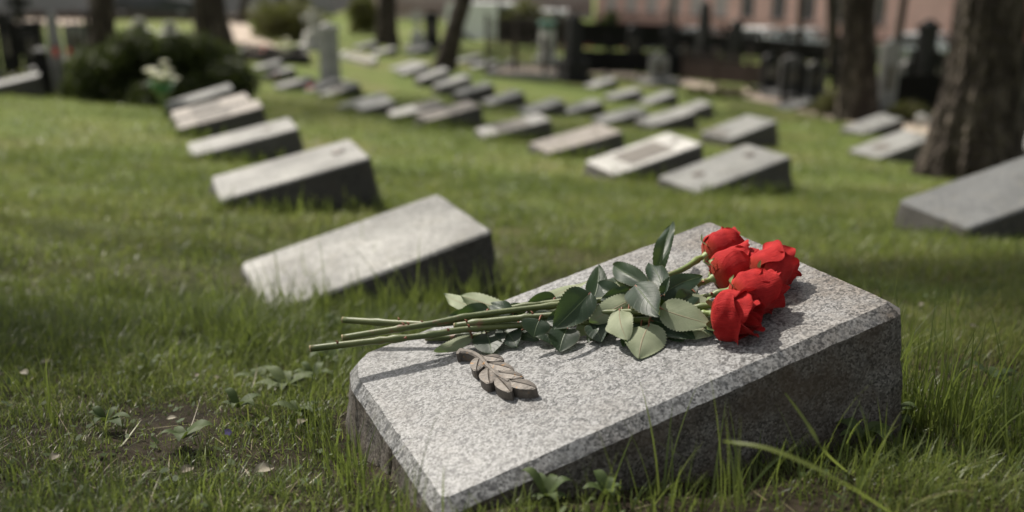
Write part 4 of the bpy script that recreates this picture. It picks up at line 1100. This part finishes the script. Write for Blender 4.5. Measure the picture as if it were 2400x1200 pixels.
MB().box((0, 0, .22), (.10, .10, .5)).build('shaft', M['iron'], rt); MB().box((0, 0, .485), (.13, .13, .03), 0, .6).build('cap', M['midstone'], rt)

def kerb(pts, label, mat, h=.14, fill=None):
    """stone kerb round a grave bed"""
    P = [np.array(p) for p in pts]; c = np.mean(P, axis=0); rt = empty('grave_kerb', c); tag(rt, label, 'grave kerb', 'stone kerbs round grave beds')
    for a, b in zip(P, P[1:] + P[:1]):
        d = b - a; m = (a + b) / 2; L = np.linalg.norm(d[:2])
        MB().box((m[0] - c[0], m[1] - c[1], m[2] - c[2] + h / 2 - .06), (L + .08, .09, h + .12), math.atan2(d[1], d[0])).build('kerb_stone', mat, rt)
    if fill:
        V = [np.array(p) - c + [0, 0, h * .45] for p in P]; MB().add(V, [(0, 1, 2, 3)]).build('gravel_bed', fill, rt)
kerb([hit(-60, 222), hit(118, 214), hit(125, 192), hit(-40, 198)], 'stone kerb of the overgrown grave at the left edge', M['midstone'])
kerb([hit(1140, 178), hit(1290, 190), hit(1340, 168), hit(1200, 158)], 'kerb of the gravelled grave left of the dark obelisk', M['midstone'], .12, M['path'])
kerb([hit(565, 140), hit(720, 152), hit(715, 132), hit(575, 124)], 'dark kerb right of the flared tree foot, full of flowers', M['dark'], .16, M['ground'])
kerb([hit(800, 137), hit(868, 155), hit(880, 147), hit(812, 131)], 'light low kerb right of the tall pale pillar', M['palestone'], .10, M['path'])
kerb([at(2150, 12.6), at(2240, 12.4), at(2250, 13.4), at(2160, 13.6)], 'light kerb just left of the thickest tree', M['palestone'], .12, M['ground'])

# ------------------------------------------------------------------ flowers and lanterns on the far graves
def bouquet(px, py, Y, r, n, mat, label, wrap=None, name='bouquet'):
    """a clump of small blooms, resting on the ground or in a paper cone"""
    d = ray(px, py); P = CAM + d * (Y / d[1]); z0 = gnd(P[0], P[1]); rt = empty(name, (P[0], P[1], z0)); tag(rt, label, 'flowers', 'flowers left on the graves')
    rs = np.random.default_rng(int(px)); zc = max(P[2] - z0, r * .6)
    st = MB()
    for i in range(n):
        q = rs.normal(size=3); q /= np.linalg.norm(q); c = q * r * rs.uniform(.4, 1) + np.array([0, 0, zc]); c[2] = max(c[2], .02); s = r * rs.uniform(.22, .36)
        mb = MB()
        for k in range(7):
            a = k * .9; o = np.array([math.cos(a), math.sin(a), .25]); t = np.array([-o[1], o[0], 0])
            mb.add([c, c + o * s * .7 + t * s * .5, c + o * s * 1.2 + [0, 0, s * .3], c + o * s * .7 - t * s * .5], [(0, 1, 2, 3)])
        mb.build('bloom', mat, rt); st.tube(bez([(0, 0, 0), (c[0] * .4, c[1] * .4, c[2] * .5), c], 5), .004, 5)
    st.build('stems', M['sepal'], rt)
    if wrap: MB().lathe([(.01, max(0, zc - r * 1.15)), (r * .55, zc - r * .85), (r * .92, zc - r * .35), (r * .88, zc - r * .35), (.01, zc - r * .7)], n=9).build('wrapping', wrap, rt)
bouquet(378, 182, 8.45, .13, 26, M['cream'], 'cream white bouquet in green wrapping leaning at the dark bush', M['wrap'])
bouquet(645, 196, 17.2, .10, 12, M['pink'], 'pink flowers at the left end of the mossy gravestone')
bouquet(728, 202, 15.4, .085, 10, M['red'], 'red flowers at the corner of a gravestone below the pale pillar')
bouquet(618, 110, 21.6, .13, 12, M['red'], 'red flowers in the dark kerb right of the flared tree foot')
bouquet(668, 110, 21.4, .19, 18, M['cream'], 'big cream bouquet standing in the dark kerb right of the flared tree foot')
bouquet(595, 147, 20.6, .07, 8, M['red'], 'small dark red flowers below the dark kerb')
bouquet(305, 98, 26, .20, 14, M['cream'], 'pale flowers behind the left part of the dark bush')
def lantern(px, py, label):
    d = ray(px, py); P = CAM + d * (10.5 / d[1]); z0 = gnd(P[0], P[1]); h = P[2] - z0; rt = empty('grave_lantern', (P[0], P[1], z0)); tag(rt, label, 'lantern', 'red grave lanterns beside the slim grey obelisk')
    MB().box((0, 0, (h - .05) / 2), (.05, .05, h - .05)).build('stand', M['midstone'], rt)
    MB().lathe([(0, h - .05), (.020, h - .05), (.024, h - .03), (.024, h + .02), (.018, h + .05), (0, h + .05)], n=14).build('glass', M['lantern'], rt, True)
    MB().lathe([(0, h + .05), (.025, h + .05), (.014, h + .075), (0, h + .08)], n=14).build('lid', M['iron'], rt, True)
lantern(130, 121, 'orange red lantern on the left of the slim grey obelisk')
lantern(163, 123, 'dim crimson lantern on the right of the slim grey obelisk')

# ------------------------------------------------------------------ parked cars and buildings beyond
def car(px, Y, rz, paint, label, van=False, z=None):
    b = at(px, Y); rt = empty('parked_car', b, rz); tag(rt, label, 'van' if van else 'car', 'vehicles parked along the street')
    if van: prof = [(-2.3, .35), (-2.35, .9), (-2.3, 1.95), (-2.1, 2.1), (1.2, 2.1), (1.75, 1.25), (2.35, 1.05), (2.45, .5), (2.4, .35)]; win = [(.35, 1.95), (1.1, 1.95), (1.55, 1.28), (.35, 1.28)]
    else: prof = [(-2.1, .32), (-2.15, .65), (-2.05, .95), (-1.7, 1.02), (-1.25, 1.42), (.1, 1.46), (.9, 1.0), (1.9, .86), (2.15, .62), (2.12, .32)]; win = [(-1.55, 1.03), (-1.15, 1.36), (.05, 1.40), (.72, 1.01)]
    hw = .86; k = len(prof)
    V = [(x, s * hw * (1 if z_ < 1.05 or van else .84), z_) for s in (-1, 1) for x, z_ in prof]
    cx, cz = np.mean([p[0] for p in prof]), .7
    V += [(cx, -hw, cz), (cx, hw, cz)]
    mb = MB().add(V, [(i, (i + 1) % k, k + (i + 1) % k, k + i) for i in range(k)], [(2 * k, (i + 1) % k, i) for i in range(k)] + [(2 * k + 1, k + i, k + (i + 1) % k) for i in range(k)])
    mb.build('body', paint, rt)
    for s in (-1, 1):
        w_ = hw * (1 if van else .93) + .012
        MB().add([(x, s * (w_ if z_ < 1.1 or van else hw * .85 + .012), z_) for x, z_ in win], [(0, 1, 2, 3)]).build('side_window', M['glass'], rt)
    f0, f1 = ((1.22, 2.06), (1.72, 1.30)) if van else ((.14, 1.44), (.86, 1.04))
    MB().add([(f0[0] + .03, -.66, f0[1]), (f0[0] + .03, .66, f0[1]), (f1[0] + .03, .78, f1[1]), (f1[0] + .03, -.78, f1[1])], [(0, 1, 2, 3)]).build('windscreen', M['glass'], rt)
    for x in (-1.35, 1.35):
        for s in (-1, 1):
            a = np.linspace(0, 2 * math.pi, 18, endpoint=False)
            P = [(x + .32 * math.cos(q), s * hw + sy, .32 + .32 * math.sin(q)) for sy in (-.1, .1) for q in a] + [(x, s * hw - .1, .32), (x, s * hw + .1, .32)]
            wh = MB().add(P, [(i, (i + 1) % 18, 18 + (i + 1) % 18, 18 + i) for i in range(18)], [(36, (i + 1) % 18, i) for i in range(18)] + [(37, 18 + i, 18 + (i + 1) % 18) for i in range(18)]).build('wheel', M['tyre'], rt)
            P = [(x + .2 * math.cos(q), s * (hw + .105), .32 + .2 * math.sin(q)) for q in a] + [(x, s * (hw + .115), .32)]
            MB().add(P, T=[(18, i, (i + 1) % 18) for i in range(18)]).build('rim', M['silver_paint'], wh)
    for s in (-.6, .6):
        MB().box((2.13 if not van else 2.40, s, .72), (.08, .32, .14)).build('headlight', M['frame'], rt)
WA = math.atan2(-9, 10)
car(1160, 50, -.2, M['white_paint'], 'white van right of the leaning tree', True)
car(1275, 53, -.2, M['white_paint'], 'white van above the light urn pedestal', True)
car(1372, 52, -.3, M['red_paint'], 'orange red car left of the narrow conifer')
car(1518, 53, WA, M['silver_paint'], 'silver car behind the black rounded headstone')
car(1650, 50, WA, M['silver_paint'], 'silver car below the row of windows')
car(1790, 47, WA, M['white_paint'], 'white car shining in the sun, right of the narrow black pillar')
car(1895, 45, WA, M['silver_paint'], 'silver car left of the straight dark tree')
car(2185, 38, WA, M['silver_paint'], 'grey car between the two thick trees')
car(372, 47, .05, M['dark_paint'], 'dark car on the far pavement above the lawn')

def building(name, p0, p1, h, z0, mat, label, wins, win_z, win_w, win_h, ledge=None, depth=8.0, winmat=None, alt=None):
    p0, p1 = np.array(p0, float), np.array(p1, float); d = p1 - p0; L = np.linalg.norm(d); ang = math.atan2(d[1], d[0])
    rt = empty(name, (p0[0], p0[1], z0), ang); tag(rt, label, 'building')
    # wall with real openings: piers between the windows, sill wall and lintel wall
    mb = MB(); t = .3; x = 0.0
    mb.box((L / 2, t / 2, win_z / 2), (L, t, win_z)); top = win_z + win_h; mb.box((L / 2, t / 2, (top + h) / 2), (L, t, h - top))
    for c in list(wins) + [None]:
        x1 = L if c is None else c - win_w / 2
        if x1 > x: mb.box(((x + x1) / 2, t / 2, win_z + win_h / 2), (x1 - x, t, win_h))
        x = L if c is None else c + win_w / 2
    mb.box((L / 2, depth / 2 + t, h / 2), (L, depth, h - .02)); mb.build('wall', mat, rt)
    for i, c in enumerate(wins):
        fr = MB(); f = .07
        for (cx, cz, wx, wz) in ((c - win_w / 2 + f / 2, win_z + win_h / 2, f, win_h), (c + win_w / 2 - f / 2, win_z + win_h / 2, f, win_h), (c, win_z + f / 2, win_w - 2 * f, f), (c, top - f / 2, win_w - 2 * f, f), (c, win_z + win_h / 2, f * .7, win_h - 2 * f)):
            fr.box((cx, .12, cz), (wx, .08, wz))
        o = fr.build('window', M['frame'], rt)
        MB().box((c, .17, win_z + win_h / 2), (win_w - .08, .03, win_h - .08)).build('pane', M['frame'] if (alt and i in alt) else M['glass'], o)
        MB().box((c, -.05, win_z - .05), (win_w + .2, .16, .08)).build('sill', M['pink_ledge'] if ledge else M['frame'], rt)
    if ledge: MB().box((L / 2, -.06, ledge), (L, .16, .14)).build('ledge', M['pink_ledge'], rt)
    MB().box((L / 2, depth / 2, h + .1), (L + .4, depth + .6, .2)).build('roof', M['pink_ledge'], rt)
q0, q1 = np.array([5.6, 66.5]), np.array([22.5, 51.0])
LW = float(np.linalg.norm(q1 - q0))
building('pink_building', q0, q1, 9.0, -6.15 + CZ, M['pink_wall'], 'pink rendered building with a row of windows above a brown ledge',
         [1.2, 2.8, 4.4, 6.1, 7.7, 9.4, 11.2, 13.2, 15.0, 17.0, 19.0], 1.95, .95, 2.2, 1.25, alt=(0, 1, 2, 3, 4, 5))
building('red_building', (22.6, 50.6), (46, 34), 9.0, -5.2 + CZ, M['shaded_red_wall'], 'brownish red building with shade put into its wall colour, on the right behind the two thick trees', [3, 7, 11], 3.2, 1.1, 2.0, 1.5)
building('grey_building', (-60, 54), (-9.5, 53), 8.0, -3.6 + CZ, M['grey_wall'], 'grey building with horizontal siding beyond the far left pavement', [4, 9, 14, 19, 24, 29, 34, 39, 44], 2.2, 1.2, 1.6, None)
building('pale_building', (-9.3, 66), (5.4, 67), 9.0, -4.8 + CZ, M['pale_wall'], 'pale pinkish building far back in the middle behind the trees', [1.5, 4, 6.5, 9, 11.5, 13.5], 1.6, 1.1, 1.9, .8)
# low dark boundary fence along the far left pavement
fence(at(-80, 44), at(620, 42), .5, 'low dark boundary fence along the far left pavement', M['rust'], 1e9, 9, True, False, 'boundary_fence')

# ------------------------------------------------------------------ grass
def in_stone(x, y, grow=0.0):
    """inside the footprint of the near stone"""
    p = np.stack([x - S_C[0], y - S_C[1]], 1); ex = np.array([math.cos(S_YAW), math.sin(S_YAW)]); ey = np.array([-ex[1], ex[0]])
    u, v = p @ ex, p @ ey; lu = S_L * math.cos(S_SL)
    return (u > -.03 - grow) & (u < lu + .035 + grow) & (v > -.035 - grow) & (v < S_W + .035 + grow)

def bare(x, y):
    """0..1 thinness of the turf: the worn patch in the near left"""
    d = np.exp(-(((x + .42) / .34) ** 2 + ((y - 1.10) / .25) ** 2)) + .8 * np.exp(-(((x + .75) / .3) ** 2 + ((y - 1.0) / .2) ** 2))
    return np.clip(d * .42 * (.35 + 1.1 * fbm(x * 9, y * 9, 31)), 0, 1)

def blades(name, x, y, h, wd, lean, az, curl, tint, label=None, K=4, parent=None):
    N = len(x); z = ground(x, y) - .004
    dirv = np.stack([np.cos(az), np.sin(az)], 1); sd_ = np.stack([-np.sin(az + rng.normal(0, .6, N)), np.cos(az)], 1)
    sd_ /= np.linalg.norm(sd_, axis=1)[:, None]
    rows = []; al = []
    for k in range(K + 1):
        t = k / K; ang = lean + curl * t
        # integrate along the bent blade (approximated)
        hx = h * t * np.sin(lean + curl * t * .5); hz = h * t * np.cos(lean + curl * t * .5)
        c = np.stack([x + dirv[:, 0] * hx, y + dirv[:, 1] * hx, z + np.maximum(hz, .002)], 1)
        w_ = wd * (1 - .25 * t) * (1 - t ** 3) * .5 if k < K else wd * 0
        if k < K:
            o = np.concatenate([sd_ * w_[:, None], np.zeros((N, 1))], 1); rows += [c - o, c + o]; al += [t, t]
        else: rows += [c]; al += [1]
    V = np.stack(rows, 1); m = V.shape[1]; b = np.arange(N)[:, None] * m
    Q = np.concatenate([b + np.array([[2 * k, 2 * k + 1, 2 * k + 3, 2 * k + 2]]) for k in range(K - 1)]); T = b + np.array([[2 * (K - 1), 2 * (K - 1) + 1, 2 * K]])
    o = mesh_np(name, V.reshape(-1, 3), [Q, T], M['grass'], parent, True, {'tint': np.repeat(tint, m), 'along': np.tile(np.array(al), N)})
    if label: tag(o, kind='stuff')
    return o

def scatter(n, y0, y1, side=.66, pad=.25):
    y = np.sqrt(rng.uniform(0, 1, n) * (y1 ** 2 - y0 ** 2) + y0 ** 2); x = rng.uniform(-1, 1, n) * (side * y + pad); return x, y

def turf(name, n, y0, y1, hm, wd, thin=True, K=4):
    x, y = scatter(n, y0, y1)
    clump = fbm(x * 7, y * 7, 41); big = fbm(x * 2.2, y * 2.2, 43)
    keep = rng.random(n) < np.clip(.05 + 1.6 * clump, 0, 1)
    if thin: keep &= rng.random(n) > bare(x, y) * .62
    keep &= ~in_stone(x, y, -.01)
    x, y, clump, big = x[keep], y[keep], clump[keep], big[keep]; N = len(x)
    tall = np.exp(-(((x + .75) / .55) ** 2 + ((y - 1.62) / .16) ** 2)) + .8 * np.exp(-(((x + .33) / .4) ** 2 + ((y - 1.78) / .14) ** 2))
    h = hm * rng.lognormal(0, .32, N) * (.25 + 1.6 * clump) * (1 + 1.3 * tall) * (1 - .55 * (bare(x, y) if thin else 0))
    tint = np.clip((.31 if thin else .44) + .30 * (big - .5) * 2 + .22 * (fbm(x * 4 + 3, y * 4, 91) - .5) * 2 + rng.normal(0, .17, N) - .12 * tall, 0, .78)
    dry = rng.random(N) < (.045 + .12 * bare(x, y) if thin else .02 + 0 * x); tint[dry] = rng.uniform(.8, 1, dry.sum())
    patch = (fbm(x * 1.3 + 5, y * 1.3, 57) > .57) & (rng.random(N) < .4); tint[patch] = rng.uniform(.66, .9, patch.sum())
    lean = np.abs(rng.normal(.25, .32, N)); lean[dry] += .7
    return blades(name, x, y, h, wd * rng.uniform(.6, 1.3, N), lean, rng.uniform(0, 6.28, N), rng.normal(.7, .5, N), tint, True, K)
turf('short_grass', 260000, .45, 2.1, .022, .0016)
turf('lawn_grass', 150000, 2.0, 5.2, .026, .0040, False, 3)
turf('far_lawn_grass', 90000, 5.0, 16, .034, .010, False, 2)

# longer grass left standing along the stones' edges and in tufts
def long_grass(name, spots):
    X, Y, H, Wd, Tn = [], [], [], [], []
    for (x, y, r, n, h, wd, tn) in spots:
        a = rng.uniform(0, 6.28, n); q = np.abs(rng.normal(0, r, n)); X.append(x + q * np.cos(a)); Y.append(y + q * np.sin(a)); H.append(h * rng.lognormal(-.15, .3, n)); Wd.append(np.full(n, wd)); Tn.append(np.clip(rng.normal(tn, .1, n), 0, .8))
    X, Y, H, Wd, Tn = map(np.concatenate, (X, Y, H, Wd, Tn)); k = ~in_stone(X, Y, .0); X, Y, H, Wd, Tn = X[k], Y[k], H[k], Wd[k], Tn[k]; N = len(X)
    blades(name, X, Y, H, Wd * rng.uniform(.7, 1.2, N), np.abs(rng.normal(.1, .16, N)), rng.uniform(0, 6.28, N), rng.normal(.4, .35, N), Tn, True, 6)
sp_ = []
ex2 = np.array([math.cos(S_YAW), math.sin(S_YAW)]); ey2 = np.array([-ex2[1], ex2[0]])
def edge(u, v): p = S_C[:2] + ex2 * u + ey2 * v; return p[0], p[1]
for u in np.linspace(-.02, .60, 13): sp_.append((*edge(u, -.09), .03, 13, .055, .0020, .28))
for u in np.linspace(.0, .5, 6): sp_.append((*edge(u, -.075), .02, 3, .07, .0022, .34))
for v in np.linspace(-.04, .40, 9): sp_.append((*edge(-.055, v), .022, 26, .055, .0018, .10))
for v in np.linspace(-.05, .12, 4): sp_.append((*edge(-.045, v), .018, 12, .09, .0018, .10))
for v in np.linspace(-.1, .40, 12): sp_.append((*edge(.62, v), .03, 34, .115, .0024, .30))
for v in np.linspace(-.12, .1, 5): sp_.append((*edge(.64, v), .03, 26, .15, .0026, .28))
for u in np.linspace(.05, .55, 9): sp_.append((*edge(u, .44), .03, 9, .10, .0020, .36))
for px, py, n, h in [(1205, 640, 7, .17), (1265, 650, 5, .16), (140, 760, 14, .11), (60, 740, 30, .11), (250, 740, 26, .10), (420, 750, 20, .10), (850, 690, 10, .12), (720, 690, 22, .09), (600, 700, 22, .09), (860, 660, 6, .14), (1000, 690, 16, .07), (2150, 860, 22, .11), (2230, 800, 14, .11), (120, 1000, 8, .13), (1550, 1190, 10, .12), (1750, 1190, 14, .10), (1400, 1195, 9, .10), (2000, 1180, 10, .10)]:
    P = hit(px, py); sp_.append((P[0], P[1], .035, n, h, .0024, .33))
for s in SLABS[:14]:
    for q in np.linspace(0, .55, 7):
        sp_.append((s[1] + q * math.cos(s[4]) + .06 * math.sin(s[4]), s[2] + q * math.sin(s[4]) - .07, .03, 26, .07 + .002 * s[2], .003 + .0007 * s[2], .33))
for q in np.linspace(-.05, .5, 9): sp_.append((SLABS[0][1] - .02 + q * .92, SLABS[0][2] - .10 + q * .25, .035, 40, .10, .0032, .36))
long_grass('long_grass', sp_)

# one broad grass stalk bending into the near right corner, with a seed head
def stalk(pts, wd, name, label):
    P = bez(pts, 30); rt = empty(name, P[0]); tag(rt, label, 'grass stalk', None)
    T = np.gradient(P, axis=0); S = np.cross(T, np.array([0, 0, 1.0])); S /= np.linalg.norm(S, axis=1)[:, None] + 1e-9
    hw = wd / 2 * np.sin(np.pi * np.clip(np.linspace(.12, 1, 30), 0, 1)) ** .6 + .0003
    V = np.stack([P - S * hw[:, None], P - np.array([0, 0, .0016]) * np.ones((30, 1)), P + S * hw[:, None]], 1) - P[0]
    mesh_np('blade', V.reshape(-1, 3), [np.array([(i * 3 + j, i * 3 + j + 1, (i + 1) * 3 + j + 1, (i + 1) * 3 + j) for i in range(29) for j in range(2)])], M['grass'], rt, True, {'tint': np.full(90, .52), 'along': np.full(90, .7)})
def near(px, py, t):     # a point on the line of sight, t metres away
    return CAM + ray(px, py) * t
stalk([hit(2110, 1215), near(1985, 1135, .80), near(1880, 1082, .79), near(1790, 1048, .80), near(1695, 1032, .82)], .0062, 'grass_stalk', 'broad green grass blade arching left before the dark stone side')
stalk([hit(1990, 1110), near(1935, 1060, .93), near(1890, 990, .93), near(1840, 920, .94)], .0052, 'grass_stalk', 'straight broad grass blade leaning left against the dark stone side')

# ------------------------------------------------------------------ weeds, clover, fallen leaves, a violet
def weed(px, py, r, n, label, tintv, rise=.35, seed=0):
    P = hit(px, py); rt = empty('weed', P); tag(rt, label, 'weed', 'broad leaved weeds in the near grass'); rs = np.random.default_rng(seed + int(px))
    for k in range(n):
        a = k * 2.4 + rs.uniform(-.3, .3); L = r * rs.uniform(.42, .85); wd = L * rs.uniform(.34, .46); up = rise * rs.uniform(.5, 1.5)
        d = np.array([math.cos(a), math.sin(a), 0]); s = np.array([-d[1], d[0], 0]); t = np.linspace(0, 1, 9)
        hw = wd / 2 * np.sin(np.pi * t ** .75) ** .8 + .0006
        V = []
        for i in range(9):
            c = d * L * t[i] + np.array([0, 0, .012 + L * up * math.sin(t[i] * 2.2)])
            for q in (-1, 0, 1): V.append(c + s * hw[i] * q + np.array([0, 0, .22 * hw[i] * q * q]))
        mesh_np('leaf', V, [np.array([(i * 3 + j, i * 3 + j + 1, (i + 1) * 3 + j + 1, (i + 1) * 3 + j) for i in range(8) for j in range(2)])], M['weed'], rt, True, {'tint': np.full(27, np.clip(tintv + rs.normal(0, .12), 0, 1))})
weed(672, 925, .062, 9, 'grey green rosette weed, largest of the weeds left of the granite stone', .85, .3)
weed(610, 905, .05, 7, 'pale weed rosette just left of the largest one', .8, .4)
weed(735, 905, .038, 7, 'weed squeezed between the largest rosette and the granite stone', .6, .5)
weed(560, 975, .045, 6, 'small yellow green weed below the pale rosette', .45, .5)
weed(700, 985, .045, 6, 'grey green weed right below the largest rosette', .7, .35)
weed(425, 800, .045, 6, 'light weed at the upper end of the bare patch', .7, .4)
weed(540, 840, .04, 6, 'small weed on the bare soil, straight left of the stem ends', .65, .35)
weed(350, 885, .04, 4, 'weed with a long pale leaf in the middle of the bare patch', .7, .8)
weed(790, 800, .05, 7, 'weed under the overhanging rose stems', .5, .6)
weed(770, 870, .05, 8, 'leafy weed touching the left corner of the granite stone', .45, .6)
weed(250, 1010, .05, 6, 'dark weed in the near left grass', .3, .5)
weed(430, 1050, .05, 5, 'weed with rounded leaves left of the violet', .5, .4)
weed(1420, 1185, .035, 7, 'dark weed at the bottom edge in front of the granite stone', .25, .6)
weed(1280, 1192, .035, 8, 'leafy weed at the front corner of the granite stone', .4, .6)
weed(2075, 1005, .06, 8, 'dark weed in the shade at the right end of the granite stone', .25, .5)
weed(2020, 1060, .05, 7, 'shaded weed below the broad straight grass blade', .3, .5)
weed(2320, 905, .05, 6, 'weed in the right foreground grass, near the right edge', .3, .4)

# ground cover: tiny clover like leaves between the blades
x, y = scatter(16000, .55, 2.1); k = (rng.random(len(x)) < np.clip(.10 + bare(x, y) * .28 + .3 * (fbm(x * 5, y * 5, 77) - .4), 0, 1)) & ~in_stone(x, y)
x, y = x[k], y[k]; N = len(x); z = ground(x, y) + rng.uniform(.003, .02, N); s = rng.uniform(.0022, .0062, N); a = rng.uniform(0, 6.28, N)
d = np.stack([np.cos(a), np.sin(a), rng.normal(0, .35, N)], 1); q = np.stack([-np.sin(a), np.cos(a), rng.normal(0, .35, N)], 1); c = np.stack([x, y, z], 1)
V = np.stack([c - d * s[:, None], c - d * s[:, None] * .3 + q * s[:, None] * .62, c + d * s[:, None] * .6 + q * s[:, None] * .45, c + d * s[:, None], c + d * s[:, None] * .6 - q * s[:, None] * .45, c - d * s[:, None] * .3 - q * s[:, None] * .62], 1).reshape(-1, 3)
o = mesh_np('ground_cover', V, [np.arange(N * 6).reshape(-1, 6)], M['weed'], None, True, {'tint': np.repeat(np.clip(rng.normal(.30, .30, N), 0, 1), 6)}); tag(o, kind='stuff')
# dry straw and crumbs lying on the soil
x, y = scatter(15000, .55, 2.3); k = (rng.random(len(x)) < np.clip(.16 + bare(x, y) * 1.1, 0, 1)) & ~in_stone(x, y); x, y = x[k], y[k]; N = len(x)
blades('dry_straw', x, y, rng.lognormal(math.log(.022), .5, N), rng.uniform(.0008, .0032, N), np.full(N, 1.35), rng.uniform(0, 6.28, N), rng.normal(.1, .3, N), rng.uniform(.78, 1, N), True, 3)

def fallen(px, py, L, label, seed):
    L *= .62
    P = hit(px, py); rs = np.random.default_rng(seed); a = rs.uniform(0, 6.28); d = np.array([math.cos(a), math.sin(a), rs.uniform(-.1, .3)]); s = unit(np.cross(d, [rs.uniform(-.4, .4), -.3, 1])); n_ = np.cross(s, d); V = []
    for i, t in enumerate(np.linspace(0, 1, 8)):
        hw = L * .3 * math.sin(math.pi * min(t * .94 + .03, 1)) ** .8
        for q in (-1, -.4, .4, 1): V.append(d * L * (t - .5) + s * hw * q + n_ * (.12 * L * q * q + .1 * L * math.sin(3 * t)) + np.array([0, 0, .014]))
    o = mesh_np('fallen_leaf', V, [np.array([(i * 4 + j, i * 4 + j + 1, (i + 1) * 4 + j + 1, (i + 1) * 4 + j) for i in range(7) for j in range(3)])], M['litter'], None, True, {'tint': np.full(32, rs.uniform(.2, 1))})
    o.location = P; tag(o, label, 'dry leaf', 'dry leaves on the near grass')
for i, (px, py, L, lab) in enumerate([
 (115, 870, .035, 'curled pale dry leaf at the upper left of the bare patch'), (62, 895, .03, 'thin pale dry leaf nearest the left edge'), (190, 832, .03, 'pale dry leaf at the top of the bare patch'),
 (462, 900, .02, 'small pinkish dry leaf on the bare soil'), (510, 905, .02, 'round pale dry leaf right of the pinkish one'), (710, 1015, .035, 'yellowish dry leaf under the largest weed rosette'),
 (405, 1005, .022, 'small white dry leaf left of the violet'), (620, 1130, .04, 'long straw coloured dry leaf near the bottom edge'), (440, 1130, .03, 'pale dry leaf below the violet'),
 (130, 1100, .025, 'dry leaf in the bottom left corner'), (2280, 785, .03, 'orange brown dry leaf on the right grass'), (2155, 730, .025, 'brown dry leaf behind the right corner of the granite stone'),
 (1890, 1050, .02, 'pink brown dry leaf at the foot of the dark stone side'), (570, 805, .02, 'orange dry leaf near the weeds left of the stem ends'), (2200, 960, .025, 'pale dry leaf right of the granite stone')]): fallen(px, py, L, lab, 300 + i)
P = hit(540, 1056); rt = empty('violet', P); tag(rt, 'tiny violet flower in the near left grass', 'flower')
mb = MB()
for k in range(5):
    a = k * 1.257; o_ = np.array([math.cos(a), -.55, math.sin(a)]); t = np.array([-math.sin(a), 0, math.cos(a)]); c = np.array([0, 0, .026])
    mb.add([c, c + o_ * .0032 + t * .0022, c + o_ * .005, c + o_ * .0032 - t * .0022], [(0, 1, 2, 3)])
mb.build('petals', M['violet'], rt); MB().tube(bez([(0, 0, 0), (.003, .002, .015), (0, 0, .026)], 8), .0008, 6).build('stalk', M['sepal'], rt)
